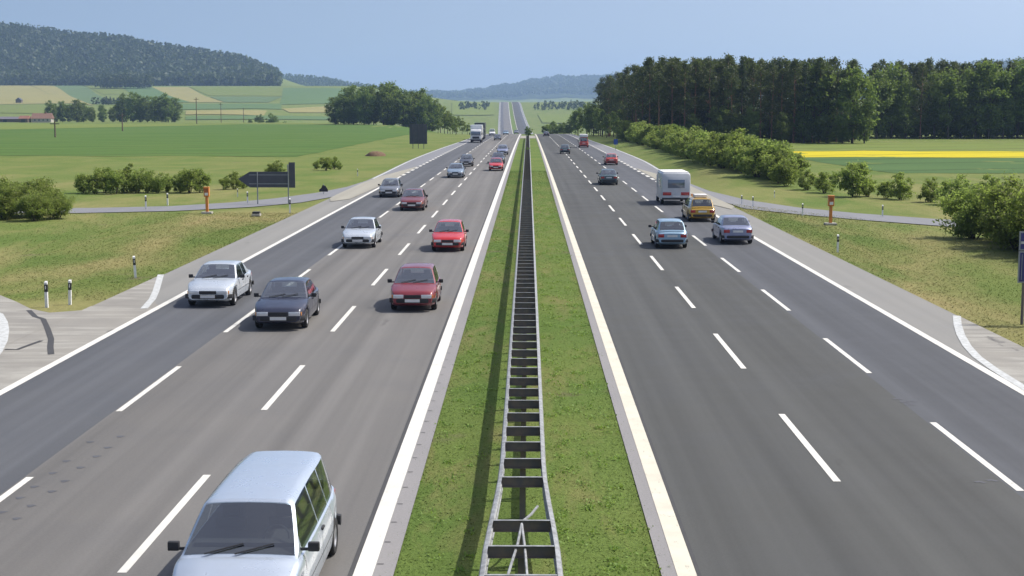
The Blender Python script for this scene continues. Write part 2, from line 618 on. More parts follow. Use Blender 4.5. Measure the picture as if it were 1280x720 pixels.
def strip2(name, pairs, dz, mat):
    V, Qd = [], []
    for (a, b) in pairs:
        for p in (a, b):
            V.append((p[0], p[1], max(hz(*p), 0 if p[1] < 130 else -9) + dz))
    for k in range(len(pairs) - 1):
        Qd.append((2 * k, 2 * k + 1, 2 * k + 3, 2 * k + 2))
    me = np_mesh(name, V, Qd, mat)
    return structure(name, me)


LE, L1, L2, LS, LO = -2.49, -6.22, -9.62, -13.22, -15.6     # towards us: median edge, lane lines, edge line, paved edge
RE, R1, R2, RS, RO = 2.49, 5.98, 9.27, 12.52, 14.85
YB, YF = -70, 2350
ribbon('median_strip', -2.02, 2.10, YB, 900, M['median'], -.02)
ribbon('median_strip', -2.2, 2.2, 900, YF, M['median'], -.02)
ribbon('median_kerb_strip', -2.64, -2.02, YB, YF, M['strip'])
ribbon('median_kerb_strip', 2.10, 2.64, YB, YF, M['strip'])
ribbon('carriageway', -9.74, -2.64, YB, YF, M['lane_pale'])
ribbon('outer_lane', -13.34, -9.74, YB, YF, M['lane_dark'])
ribbon('carriageway', 2.64, 9.15, YB, YF, M['lane_right'])
ribbon('outer_lane', 9.15, 12.64, YB, YF, M['lane_blue'])
lo_far = hermite([-100, 145, 200, 260, 330, 420, 9999], [LO, LO - .2, -16.2, -15.9, -15.2, -14.9, -14.9])
ro_far = hermite([-100, 145, 200, 260, 330, 420, 9999], [RO, RO + .2, 15.9, 15.7, 15.0, 14.6, 14.6])
# hard shoulders up to the slip roads, slip lanes beyond
YA_L, YA_R = gp(196, 346)[1], gp(1195, 397)[1]
ribbon('hard_shoulder', LO, -13.34, YA_L - 9, 128, M['shoulder'])
ribbon('slip_lane', lambda y: float(lo_far(y)), -13.34, 128, YF, M['ramp'])
ribbon('hard_shoulder', 12.64, RO, 33, 112, M['shoulder'])
ribbon('slip_lane', 12.64, lambda y: float(ro_far(y)), 112, YF, M['ramp'])
ribbon('hatched_apron', lambda y: -15.75, -13.34, YB, YA_L - 9, M['apron'])
cl_ = [gp(*p) for p in ((201, 343.5), (198, 354), (195, 364), (190.5, 374), (184, 383))]
sheet('hatched_apron', [(-15.74, YA_L - 9), (-13.36, YA_L - 9)] + [(min(a, -13.36), b) for a, b in cl_[::-1] if b > YA_L - 9] + [(-15.74, cl_[0][1])], .004, M['apron'])
ribbon('hatched_apron', 12.64, lambda y: 14.9, YB, 33, M['apron'])
cr_ = [gp(*p) for p in ((1196, 395), (1197, 406), (1201, 419), (1209, 433), (1221, 446), (1240, 460))]
sheet('hatched_apron', [(14.84, 33), (14.84, cr_[0][1])] + [(max(a, 12.66), b) for a, b in cr_] + [(12.66, cr_[-1][1]), (12.66, 33)], .004, M['apron'])
ap = [gp(100, 388), gp(62, 391), gp(38, 386), gp(20, 377), gp(0, 369), gp(-40, 358)]
sheet('hatched_apron', [(-15.75, 5)] + [(-15.75, ap[0][1])] + ap[1:] + [(-34, 48), (-34, 5)], .006, M['apron'])
sheet('hatched_apron', [(14.9, 8), (26, 8), (21, 25), (17.5, 36), (14.9, 40.5)], .006, M['apron'])
# slip roads
strip2('exit_slip_road', [((-15.85, 142), (-15.6, 142)), ((-16.4, 130), (-15.6, 127.9)), ((-17.8, 121), (-15.6, 116)),
       ((-20, 113.5), (-17.2, 108.5)), ((-22.5, 108.5), (-20, 103.6)), ((-26, 104.5), (-24.5, 99.6)), ((-31, 102.5), (-30.5, 97.5)),
       ((-40, 102), (-40, 97)), ((-70, 104), (-70, 98.5)), ((-140, 110), (-140, 104))], -.02, M['ramp'])
strip2('entry_slip_road', [((14.9, 128), (15.1, 145)), ((14.85, 111), (15.6, 124)), ((15.4, 102.5), (17, 112)), ((18.2, 97), (19.4, 103.5)),
       ((21.2, 92.3), (22.3, 98)), ((25, 87.5), (26.2, 93)), ((31, 82.5), (32.5, 88)), ((45, 76), (46, 81)), ((70, 70), (71, 75))], -.02, M['ramp'])
strip2('gore_paving', [((-13.5, 175), (-13.4, 175)), ((-15.3, 150), (-13.4, 150)), ((-15.7, 135), (-13.4, 135)), ((-15.7, 118), (-13.9, 112)),
                       ((-15.6, 113), (-15.0, 109))], .032, M['gore'])
strip2('gore_paving', [((12.72, 170), (12.82, 170)), ((12.72, 150), (14.3, 150)), ((12.72, 130), (14.8, 130)), ((13.2, 108), (14.8, 114)),
                       ((14.3, 101), (14.9, 104))], .032, M['gore'])

# painted lines
MK = .006
ribbon('edge_line', -2.64, -2.34, YB, YF, M['paint'], MK)
ribbon('edge_line', 2.34, 2.64, YB, YF, M['paint_cream'], MK)
ribbon('dark_seam', -2.72, -2.645, YB, 200, M['seam'], MK)
ribbon('dark_seam', 2.645, 2.71, YB, 200, M['seam'], MK)
ribbon('edge_line', LS - .12, LS + .12, YB, 150, M['paint'], MK)
ribbon('edge_line', RS - .12, RS + .12, YB, 128, M['paint'], MK)
ribbon('edge_line', LS - .1, LS + .1, 360, YF, M['paint'], MK)
ribbon('edge_line', RS - .1, RS + .1, 360, YF, M['paint'], MK)
ribbon('edge_line', lambda y: float(lo_far(y)) + .1, lambda y: float(lo_far(y)) + .34, 145, YF, M['paint_worn'], MK)
ribbon('edge_line', lambda y: float(ro_far(y)) - .34, lambda y: float(ro_far(y)) - .1, 145, YF, M['paint_worn'], MK)


def dashes(x, w, near, far, period, y0, y1, mat, name='lane_marking'):
    L = far - near
    k0 = math.floor((y0 - near) / period)
    V, Qd = [], []
    y = near + k0 * period
    while y < y1:
        m = 2
        for s in range(m + 1):
            yy = y + L * s / m
            z = float(zroad(yy)) + MK * (1 + max(0, yy - 100) / 150)
            xc = float(xroad(yy))
            V += [(x - w / 2 + xc, yy, z), (x + w / 2 + xc, yy, z)]
        b = len(V) - 2 * (m + 1)
        Qd += [(b + 2 * s, b + 2 * s + 1, b + 2 * s + 3, b + 2 * s + 2) for s in range(m)]
        y += period
    return structure(name, np_mesh(name, V, Qd, mat))


def path_line(name, pts, w, mat, z=.012):
    P = [Vector((x, y, 0)) for x, y in pts]
    V, Qd = [], []
    for k, p in enumerate(P):
        d = (P[min(k + 1, len(P) - 1)] - P[max(k - 1, 0)]).normalized()
        n = Vector((-d.y, d.x, 0)) * w / 2
        V += [(*(p - n).to_2d(), z), (*(p + n).to_2d(), z)]
    for k in range(len(P) - 1):
        Qd.append((2 * k, 2 * k + 1, 2 * k + 3, 2 * k + 2))
    return structure(name, np_mesh(name, V, Qd, mat))


D = lambda y: gp(660, y)[1]
dashes(L1, .15, D(718), D(595), 12.02, 5, 900, M['paint'])
dashes(L2, .15, D(515.5), D(459), 12.02, 5, 900, M['paint'])
dashes(R1, .15, D(601), D(517), 12.02, 5, 900, M['paint'])
dashes(R2, .15, D(612), D(527), 12.02, 5, 900, M['paint'])
dashes(LS, .34, 152, 155, 6, 152, 360, M['paint'])
dashes(RS, .34, 131, 134, 6, 131, 360, M['paint'])


path_line('hatch_border_line', [gp(*p) for p in ((1196, 395), (1197, 406), (1201, 419), (1209, 433), (1221, 446), (1240, 460), (1262, 474), (1290, 491))], .26, M['paint_worn'])
path_line('hatch_border_line', [gp(*p) for p in ((201, 343.5), (198, 354), (195, 364), (190.5, 374), (180, 386))], .26, M['paint_worn'])
path_line('hatch_border_line', [gp(*p) for p in ((-16, 388), (-2, 393), (3.5, 403), (5, 413), (3, 426), (-4, 440), (-14, 452))], .32, M['paint_worn'])
path_line('pavement_crack', [gp(*p) for p in ((36, 388), (44, 396), (54, 399), (60, 412), (64, 424), (63, 434), (64, 443))], .18, M['seam'], .011)
path_line('pavement_crack', [gp(*p) for p in ((6, 437), (22, 437), (38, 431), (52, 426))], .14, M['seam'], .011)
dashes(-2.27, .10, 0, .03, 1.15, 12, 45, M['seam'], 'strip_joint')
for px, py in ((64, 615), (42, 609), (24, 623), (80, 602), (38, 633), (20, 649), (2, 641), (100, 585), (120, 571), (65, 592), (82, 577), (134, 560), (150, 546), (112, 553)):
    a, b = gp(px - 3.5, py), gp(px + 4, py)
    path_line('road_patch', [(a[0], a[1]), ((a[0] + b[0]) / 2, a[1] + .03), (b[0], b[1])], .16, M['tar'], .005)
for px, py in ((1122, 499), (1131, 503), (1137, 506), (1140, 502), (1240, 601), (1225, 603)):
    a, b = gp(px - 6, py), gp(px + 6, py)
    path_line('road_patch', [(a[0], a[1]), ((a[0] + b[0]) / 2, a[1] + .06), (b[0], b[1] - .05)], .10, M['tar'], .005)
# paved crossing of the median near the crest
ribbon('median_crossing', -2.0, 2.0, 372, 425, M['gore'], .004)


# ------------------------------------------------------------------ safety barrier
def barrier():
    root = thing('safety_barrier', 'long galvanised double guardrail like a ladder along the grass median', 'guardrail', (0, 14, 0))
    xc = -.09

    def half(y):
        return .37 + .17 * (1 - float(sstep(19.0, 25.5, y)))
    prof = [(0, .44), (.05, .46), (.07, .50), (.06, .54), (.012, .58), (.012, .62), (.06, .66), (.07, .70), (.05, .745), (0, .76),
            (-.012, .76), (-.012, .745), (.03, .735), (.045, .70), (.035, .67), (-.01, .63), (-.01, .57), (.035, .53), (.045, .50), (.03, .465), (-.012, .45)]
    ys = list(np.arange(11, 60, 1.33)) + list(np.arange(60, 372, 5.32)) + [372]
    for s in (-1, 1):
        m = MB()
        rings = []
        for y in ys:
            x0 = xc + s * half(y)
            z = float(zroad(y))
            rings.append([(x0 + s * (px - .02), y - 14, z + pz) for px, pz in prof])
        m.loft(rings)
        link('rail', m.mesh('rail', M['steel'], 40), root)
    n, rest_s, rest_p = 0, MB(), MB()
    y = gp(650, 595, .76)[1] - 1.32 * 12
    gap = gp(650, 622, .76)[1]
    while y < 371:
        if abs(y - gap) < .6:
            y += 1.32
            continue
        hw, z = half(y) - .01, float(zroad(y))
        sp = rest_s if n >= 90 else MB()
        yy = y - 14
        # a bent spacer plate with a folded top edge
        sp.box((xc - hw, yy, z + .57), (xc + hw, yy + .006, z + .745))
        sp.box((xc - hw, yy - .05, z + .7452), (xc + hw, yy + .006, z + .7512))
        sp.box((xc - hw, yy - .04, z + .564), (xc + hw, yy + .006, z + .5698))
        po = rest_p if n >= 90 else MB()
        po.box((xc - .05, yy + .02, z - .12), (xc - .042, yy + .12, z + .69))
        po.box((xc - .0418, yy + .02, z - .12), (xc + .0418, yy + .028, z + .69))
        po.box((xc + .042, yy + .02, z - .12), (xc + .05, yy + .12, z + .69))
        if n < 90:
            me = sp.mesh('spacer', M['steel_dark'])
            me.materials.append(M['steel'])
            for p_ in list(me.polygons)[6:12]:
                p_.material_index = 1
            link('spacer', me, root)
            link('post', po.mesh('post', M['steel_dark']), root)
        n += 1
        y += 1.32
    o = link('spacer_row', rest_s.mesh('spacer_row', M['steel_dark']), root)
    o['kind'] = 'stuff'
    o = link('post_row', rest_p.mesh('post_row', M['steel_dark']), root)
    o['kind'] = 'stuff'
    # light tubular bars that begin between the rails near the bridge
    for pts in ([(652, 655, .72), (647, 680, .70), (639, 705, .68), (634, 722, .66), (626, 760, .62)],
                [(652, 655, .72), (656, 685, .70), (659, 722, .66), (664, 760, .62)], [(653, 652, .72), (664, 643, .72), (672, 633, .72)]):
        q = [(*gp(a, b, c), c) for a, b, c in pts]
        link('brace', MB().tube([(a, b - 14, c) for a, b, c in q], .022, 6).mesh('brace', M['steel'], 60), root)


barrier()

# ------------------------------------------------------------------ foliage
rng = np.random.default_rng(11)


def leaf_mesh(name, cen, size, mat, up=.35, aspect=.62, r=rng):
    n = len(cen)
    a = r.normal(size=(n, 3))
    a /= np.linalg.norm(a, axis=1)[:, None] + 1e-9
    nn = r.normal(size=(n, 3)) + np.array([0, 0, up * 2])
    b = np.cross(nn, a)
    b /= np.linalg.norm(b, axis=1)[:, None] + 1e-9
    s = size * r.uniform(.6, 1.35, (n, 1))
    V = np.empty((n, 4, 3))
    V[:, 0], V[:, 1] = cen - a * s * .6, cen + b * s * .6 * aspect + a * s * .05
    V[:, 2], V[:, 3] = cen + a * s * .6, cen - b * s * .6 * aspect + a * s * .05
    return np_mesh(name, V.reshape(-1, 3), np.arange(n * 4).reshape(n, 4), mat)


def clumps_in(r, n, rx, rz, zc, lo=.45, hi=1.0):
    d = r.normal(size=(n, 3))
    d /= np.linalg.norm(d, axis=1)[:, None]
    k = r.uniform(lo, hi, (n, 1))
    return d * k * np.array([rx, rx, rz]) + np.array([0, 0, zc])


def scatter(r, cl, rad, per):
    cl = np.repeat(cl, per, axis=0)
    rad = np.repeat(np.broadcast_to(rad, (len(cl) // per,)), per)[:, None]
    return cl + r.normal(size=cl.shape) * rad * np.array([.5, .5, .38])


def trunk_mesh(h, r0, limbs, mat, bend=.3, r=random):
    m = MB()
    pts = [(r.uniform(-bend, bend) * t, r.uniform(-bend, bend) * t, h * t - (.3 if t == 0 else 0)) for t in (0, .25, .5, .75, 1)]
    m.tube(pts, [r0 * 1.25, r0, r0 * .8, r0 * .55, r0 * .2], 7)
    for p in limbs:
        z0 = min(h * .9, max(h * .25, p[2] - .8 * math.hypot(p[0], p[1])))
        c = (p[0] * .5, p[1] * .5, (z0 + p[2]) / 2 - .1)
        m.tube([(0, 0, z0), c, tuple(p)], [r0 * .42, r0 * .28, r0 * .1], 5)
    return m.mesh('trunk', mat, 60)


VAR = {}


def variant_broad(key, h, rad, base, mat, n_cl=46, per=75, leaf=.34, n=3, trunk_r=.2):
    out = []
    for k in range(n):
        rz = (h - base) / 2
        cl = clumps_in(rng, n_cl, rad, rz, base + rz)
        cl = cl[cl[:, 2] > max(base * .6, .5)]
        sq = 1 - .25 * np.clip((cl[:, 2] - base) / (h - base) - .5, 0, 1)
        cl[:, :2] *= sq[:, None]
        cl[:, :2] += rng.normal(size=2) * rad * .12
        pts = scatter(rng, cl, rng.uniform(.18, .36, len(cl)) * rad, per)
        limbs = cl[rng.choice(len(cl), 11, False)]
        out.append((trunk_mesh(h * .82, trunk_r, limbs, M['bark']), leaf_mesh('crown', pts, leaf, mat)))
    VAR[key] = out


def variant_pine(key, h, mat, n=4):
    out = []
    for k in range(n):
        z0 = h * rng.uniform(.28, .45)
        m = 42
        z = z0 + (h - z0) * rng.uniform(0, 1, m)**.8
        t = (z - z0) / (h - z0)
        rr = (1.9 * np.sin(np.clip(t * .85 + .15, 0, 1) * PI)**.8 + .25) * rng.uniform(.5, 1.1, m)
        a = rng.uniform(0, 2 * PI, m)
        cl = np.stack([rr * np.cos(a), rr * np.sin(a), z], -1)
        cl[-1] = (0, 0, h)
        pts = scatter(rng, cl, rng.uniform(.55, .95, m), 62)
        out.append((trunk_mesh(h * .97, .16, cl[:10], M['pine_bark'], .25), leaf_mesh('crown', pts, .34, mat, .2, .4)))
    VAR[key] = out


def variant_spruce(key, h, mat, n=3):
    out = []
    for k in range(n):
        m = 70
        z = h * (.1 + .9 * rng.uniform(0, 1, m)**.85)
        rr = (2.3 * (1 - z / h) + .15) * rng.uniform(.55, 1.05, m)
        a = rng.uniform(0, 2 * PI, m)
        cl = np.stack([rr * np.cos(a), rr * np.sin(a), z], -1)
        pts = scatter(rng, cl, rng.uniform(.4, .7, m), 36)
        out.append((trunk_mesh(h * .98, .15, cl[:4], M['bark'], .1), leaf_mesh('crown', pts, .34, mat, .1, .4)))
    VAR[key] = out


def variant_bush(key, h, rad, mat, leaf=.15, n=4, n_cl=38, per=60, n_stem=7):
    out = []
    for k in range(n):
        cl = clumps_in(rng, n_cl, rad, h * .52, h * .50, .35, 1.0)
        cl[:, 2] = np.maximum(cl[:, 2], .12 * h)
        tall = rng.choice(n_cl, 5, False)
        cl[tall, 2] += rng.uniform(.05, .28, 5) * h
        pts = scatter(rng, cl, rng.uniform(.16, .30, len(cl)) * rad, per)
        pts[:, 2] = np.maximum(pts[:, 2], rng.uniform(.02, .15, len(pts)))
        m = MB()
        for q in cl[:n_stem]:
            m.tube([(q[0] * .15, q[1] * .15, -.1), (q[0] * .5, q[1] * .5, q[2] * .55), tuple(q)], [.05, .035, .012], 5)
        out.append((m.mesh('stem', M['bark'], 60), leaf_mesh('leaves', pts, leaf, mat)))
    VAR[key] = out


variant_pine('pine', 17, M['pine'], 5)
variant_spruce('spruce', 17, M['spruce'], 3)
variant_broad('broad', 13, 3.4, .6, M['broad'], 66, 80, .42, 4)
variant_broad('broad_dark', 15, 4.2, -.6, M['broad_dark'], 78, 80, .50, 4)
variant_broad('broad_light', 8, 2.0, 1.0, M['broad_light'], 36, 70, .30, 3, .1)
variant_bush('bush', 3.0, 1.7, M['hedge'], .18, 7, 44, 95)
variant_bush('bush_dark', 3.0, 1.75, M['broad'], .19, 4, 44, 95)
variant_bush('big_bush', 3.6, 2.3, M['hedge'], .155, 4, 84, 140, 12)


def plant(name, key, label, cat, x, y, s=1., group=None, parts=('trunk', 'crown'), squash=1., z=None):
    a, b = random.choice(VAR[key])
    z = hz(x, y) - .05 if z is None else z
    root = thing(name, label, cat, (x, y, z), random.uniform(0, 6.28), group, (s * random.uniform(.92, 1.08), s * random.uniform(.92, 1.08), s * squash))
    link(parts[0], a, root)
    link(parts[1], b, root)
    return root


def bush(key, label, x, y, s=1., group=None, squash=1.):
    return plant('bush', key, label, 'bush', x, y, s, group, ('stem', 'leaves'), squash)


def at_px(px, Y):
    return (px - 660) / F_PX * Y


# the wood beyond the rape field: two rows one can tell apart, the mass behind as one
def edge_tree(x, y, s, kind):
    if kind == 'pine':
        plant('pine_tree', 'pine', 'tall dark pine in the front rows of the roadside wood', 'pine tree', x, y, s, 'pines of the roadside wood')
    elif kind == 'spruce':
        plant('spruce_tree', 'spruce', 'narrow dark spruce among the pines of the roadside wood', 'spruce tree', x, y, s, 'spruces of the roadside wood')
    elif kind == 'broad':
        plant('broadleaf_tree', 'broad', 'leafy green tree at the rim of the wood beyond the rape field', 'tree', x, y, s, 'broadleaf trees at the rim of the wood')


deep = []
for row in range(7):
    y0 = 296 + row * 4.2
    x = 27.0 + row * .3
    while x < 68 + row * .6:
        xx, yy = x + random.uniform(-.7, .7), y0 + random.uniform(-1.3, 1.3) - (x - 27) * .05
        hgt = np.interp(xx, [26, 30, 36, 60, 70], [.86, .93, .97, .94, .92]) * random.uniform(.88, 1.07)
        if row < 2:
            edge_tree(xx, yy, hgt, random.choice(['pine'] * 5 + ['spruce'] * 2))
        else:
            deep.append((xx, yy, hgt))
        x += 2.45
for k in range(26):      # the flank of the wood that runs on beside the motorway
    yy = 301 + k * 6.5
    xx = 25.5 - k * .09 + random.uniform(-.9, .9)
    edge_tree(xx, yy, random.uniform(.86, 1.03), random.choice(['pine', 'pine', 'spruce']))
    for j in range(1, 6):
        deep.append((xx + j * 3.0 + random.uniform(-1, 1), yy + random.uniform(-2, 2), random.uniform(.9, 1.06)))
for k in range(8):
    xx = 33 + k * 4.4 + random.uniform(-1, 1)
    plant('broadleaf_tree', 'broad_dark', 'low dark leafy tree in front of the pine trunks', 'tree', xx, 294.5 - (xx - 27) * .05 + random.uniform(-1, 1),
          random.uniform(.38, .55), 'low trees below the pines')
plant('broadleaf_tree', 'broad', 'tall light green tree at the jutting corner of the dark wood', 'tree', at_px(1062, 291), 291, 1.22)
plant('broadleaf_tree', 'broad', 'broad tree with pale top just inside the corner of the dark wood', 'tree', at_px(1015, 296), 296, 1.27)
plant('broadleaf_tree', 'broad', 'rounded green tree below the tall corner tree of the wood', 'tree', at_px(1077, 290), 290, .62)
for px, s in ((1092, 1.2), (1110, 1.28), (1128, 1.1), (1146, 1.3), (1163, 1.16), (1180, 1.25), (1196, 1.12), (1214, 1.38), (1230, 1.42), (1248, 1.3),
              (1266, 1.42), (1284, 1.4), (1302, 1.32), (1322, 1.4), (1345, 1.3), (1370, 1.4)):
    Y = 338 + random.uniform(-3, 3)
    if random.random() < .75:
        edge_tree(at_px(px, Y), Y, s * random.uniform(.95, 1.06), 'broad')
    else:
        edge_tree(at_px(px, Y), Y, s * random.uniform(.74, .80), 'pine')
for px in range(1086, 1420, 14):
    for row in range(5):
        Y = 345 + row * 4
        deep.append((at_px(px, Y) + random.uniform(-1, 1), Y, random.uniform(.92, 1.08)))


def wood_mass(name, pts, key_mix, label, cat='wood'):
    """the inside of a wood: one object"""
    Vs, Qs, n = [], [], 0
    for (x, y, s) in pts:
        me = random.choice(VAR[random.choice(key_mix)])[1]
        co = np.empty(len(me.vertices) * 3, np.float32)
        me.vertices.foreach_get('co', co)
        co = co.reshape(-1, 4, 3)
        co = co[rng.random(len(co)) < .55]
        a = random.uniform(0, 6.28)
        R = np.array([[math.cos(a), math.sin(a), 0], [-math.sin(a), math.cos(a), 0], [0, 0, 1]])
        ctr = co.mean(axis=1, keepdims=True)
        co = ((co - ctr) * 1.4 + ctr).reshape(-1, 3) @ R * s + np.array([x, y, hz(x, y)])
        Vs.append(co)
    Vs = np.concatenate(Vs)
    o = link(name, np_mesh(name, Vs, np.arange(len(Vs)).reshape(-1, 4), M['pine']))
    return tag(o, label, cat, kind='stuff')


wood_mass('dense_wood', deep, ['pine', 'pine', 'spruce'], 'dark inside of the pine wood behind its front trees')
under = [(27 + random.uniform(0, 42), 302 + random.uniform(0, 20)) for _ in range(420)] + [(at_px(random.uniform(1086, 1420), 344), 344 + random.uniform(0, 8)) for _ in range(240)]
us_ = []
for x, y in under:
    cl = clumps_in(rng, 8, 1.7, 2.6, 2.6)
    us_.append(scatter(rng, cl, np.full(8, .9), 22) + np.array([x, y, hz(x, y)]))
o = link('undergrowth', leaf_mesh('undergrowth', np.concatenate(us_), .6, M['broad_dark']))
tag(o, 'dark undergrowth between the trunks of the pine wood', 'undergrowth', kind='stuff')

# tree clump beside the big square sign, left of the motorway
CL = 'trees of the clump by the square sign'
for px, Y, s in ((420, 612, .80), (431, 606, .95), (443, 610, 1.05), (456, 604, 1.0), (468, 612, 1.12), (480, 603, 1.08), (492, 611, 1.15), (505, 604, 1.08),
                 (517, 610, 1.10), (529, 604, 1.02), (541, 608, .98), (437, 622, 1.1), (462, 624, 1.18), (486, 622, 1.2), (511, 624, 1.15), (534, 622, 1.02)):
    plant('broadleaf_tree', 'broad_dark', 'full dark green tree in the clump behind the square sign', 'tree', at_px(px, Y), Y, s * random.uniform(.95, 1.05), CL)
plant('broadleaf_tree', 'broad', 'tallest tree of the clump, a thin pale crown above the others', 'tree', at_px(490, 628), 628, 1.56)
plant('broadleaf_tree', 'broad', 'second tall pale crown at the motorway end of the clump', 'tree', at_px(530, 618), 618, 1.46)
for px, Y, s in ((551, 560, 1.35), (560, 545, 1.2), (556, 520, 1.0), (566, 520, .9), (571, 490, .75), (578, 480, .62), (563, 480, .7), (585, 470, .45), (548, 500, .7), (570, 450, .5)):
    plant('young_tree', 'broad_light', 'young yellowish green tree between the clump and the motorway', 'tree', at_px(px, Y), Y, s * 1.05, 'young trees on the motorway verge')

# hedge on the bank beside the entry slip lane
H1 = 'bushes of the hedge beside the entry slip lane'
y = 132.0
while y < 330:
    x = 21.6 + random.uniform(-1.1, 1.1) + max(0, 150 - y) * .10
    bush('bush', 'leafy green bush in the long hedge on the bank beside the slip lane', x, y, random.choice((.6, .72, .85, 1.0, 1.1, 1.25)), H1)
    if random.random() < .45:
        bush('bush_dark', 'darker bush in the long hedge on the bank beside the slip lane', x + random.uniform(.8, 2), y + 1, random.uniform(.85, 1.2), 'darker bushes of the hedge beside the slip lane')
    y += random.uniform(2.0, 3.0)
for x, y, s in ((23.0, 129, .8), (24.2, 125, .55), (25.0, 121.5, .6), (26.3, 116.5, .92)):
    bush('bush', 'bush at the field end of the slip lane hedge', x, y, s, 'bushes at the end of the slip lane hedge')
for x, y, s in ((27.6, 117, .5), (28.4, 114.5, .45), (29.2, 113, .62), (30.6, 110, .55), (31.4, 107, .7), (32.5, 104.5, .58), (33.0, 102, .72), (34.0, 100, .60), (35, 97.5, .7), (36.5, 95, .75), (38.5, 93, .75), (41, 92, .8)):
    bush('bush', 'low bush between the entry slip road and the dark green crop', x, y, s, 'low bushes behind the entry slip road')
for x, y, s in ((24.6, 79.5, .78), (26.0, 77, .88), (25.2, 73.6, .95), (27.8, 74, 1.05), (25.3, 70.4, .95), (27.2, 69.6, 1.12), (29.8, 72, 1.15), (29.0, 67.2, 1.05), (25.4, 66.8, .82), (32, 69, 1.15), (30.2, 64.5, 1.0), (26.6, 64.6, .8)):
    bush('big_bush', 'big rounded bush of the dense thicket behind the blue sign', x, y, s, 'thicket bushes behind the blue sign')
for x, y, s in ((20.4, 345, 1.2), (21, 360, 1.5), (19.6, 380, 1.3), (19.5, 400, 1.6), (20, 420, 1.7), (20.5, 440, 1.9), (18.9, 455, 1.4), (19.2, 475, 1.7)):
    plant('broadleaf_tree', 'broad_light', 'small bushy tree beside the motorway below the flank of the wood', 'tree', x + 1, y, s * .62, 'small trees below the flank of the wood')
for px, Y, s in ((722, 470, .9), (733, 455, 1.0), (741, 430, 1.0), (714, 500, .7)):
    plant('broadleaf_tree', 'broad', 'bushy green tree where the wood meets the motorway', 'tree', at_px(px, Y), Y, s * .75, 'trees where the wood meets the motorway')
for px, Y, s in ((683, 520, 1.1), (690, 530, 1.5), (697, 525, 1.2), (705, 510, 1.3), (711, 500, 1.0)):
    bush('bush_dark', 'dark bush on the verge at the crest of the motorway', at_px(px, Y), Y, s, 'bushes at the crest of the motorway')
bush('bush_dark', 'tall dark shrub growing in the median at the crest', 0.2, 432, .78, None, 1.1)
bush('bush_dark', 'small dark shrub in the median this side of the paved crossing', -.1, 226, .28, None, 1.2)

# left hand bushes
for x, y, s in ((-34.9, 95, .66), (-33.8, 92.2, .58), (-32.4, 94.0, .62), (-31.4, 91.2, .50), (-30.6, 93.0, .48), (-36.4, 92, .62), (-38, 94, .7), (-33.2, 95.9, .66)):
    bush('big_bush', 'dense round bush in the thicket at the exit slip road', x, y, s, 'thicket bushes at the exit slip road')
for px, Y, s in ((104, 121, .62), (118, 120, .68), (130, 122, .80), (143, 120, .74), (155, 122, .82), (170, 121, .75), (182, 122, .7), (196, 121, .62), (208, 123, .55),
                 (224, 122, .62), (236, 121, .78), (250, 122, .68), (280, 126, .42), (292, 127, .55), (303, 128, .40)):
    bush('bush', 'loose upright bush in the thin hedge behind the exit slip road', at_px(px, Y), Y, s * .8, 'thin hedge behind the exit slip road', 1.08)
for px, Y, s in ((342, 150, .55), (352, 149, .35), (396, 168, .30), (408, 165, .5), (418, 170, .42), (424, 168, .3)):
    bush('bush', 'small scrubby bush on the grass slope above the exit slip road', at_px(px, Y), Y, s, 'scrub on the slope above the slip road')

# trees and bushes around the farm on the far side of the green field
FT = 'trees beside the farm'
for px, s in ((66, 1.05), (73, .9), (80, 1.1), (88, .92), (98, 1.2), (106, 1.05), (117, .8), (131, .9), (143, .75), (152, 1.15), (160, 1.4), (168, 1.45), (177, 1.3), (186, 1.25), (195, 1.35), (204, 1.3), (212, 1.4), (220, 1.3)):
    Y = 880 + random.uniform(-14, 14)
    plant('broadleaf_tree', 'broad_dark', 'dark tree in the row beside the farm across the green field', 'tree', at_px(px, Y), Y, s * .82, FT)
for px, Y, s in ((326, 860, 1.6), (341, 860, 1.9), (314, 870, .9), (357, 870, .9)):
    bush('bush_dark', 'small dark bush on the far edge of the green field', at_px(px, Y), Y, s * 1.1, 'bushes on the far edge of the green field')


# far woods: one object each
def far_wood(name, area, n, hgt, label, leaf=3.2, per=20):
    pts = []
    for k in range(n):
        x, y = area()
        if x is None:
            continue
        z = hz(x, y)
        hh = hgt * random.uniform(.7, 1.2)
        conif = random.random() < .6
        t = rng.uniform(0, 1, per)
        rr = (1.05 - t) * hgt * .24 if conif else np.sin(np.clip(t, .1, 1) * PI * .9) * hgt * .3
        a = rng.uniform(0, 2 * PI, per)
        pts.append(np.stack([x + rr * np.cos(a), y + rr * np.sin(a), z + hh * (.1 + .9 * t)], -1))
    o = link(name, leaf_mesh(name, np.concatenate(pts), leaf, M['far_wood'], .4, .8))
    return tag(o, label, 'wood', kind='stuff')


hill_low = hermite([-900, 0, 150, 345, 400], [103, 103, 107, 108, 108])


def hill_area():
    Y = 2300 + 900 * random.random()**1.3
    px = random.uniform(-420, 352)
    lim = np.interp(px, [-900, 330, 352], [3200, 3200, 2700])
    if Y > lim:
        return None, None
    return at_px(px, Y), Y


far_wood('hill_wood', hill_area, 7600, 17, 'dark wood covering the whole long hill', 5.2, 16)


def ridge_area():
    Y = random.uniform(3750, 4350)
    return at_px(random.uniform(320, 480), Y), Y


far_wood('ridge_wood', ridge_area, 1100, 17, 'bluish wood on the low ridge beyond the hill', 4.2, 16)


def ridge_r():
    Y = random.uniform(3800, 4350)
    return at_px(random.uniform(1060, 1600), Y), Y


far_wood('ridge_wood', ridge_r, 2200, 17, 'bluish wooded ridge showing over the trees at the edge', 4.2, 14)


def blue_area():
    Y = random.uniform(6300, 8200)
    return at_px(random.uniform(480, 900), Y), Y


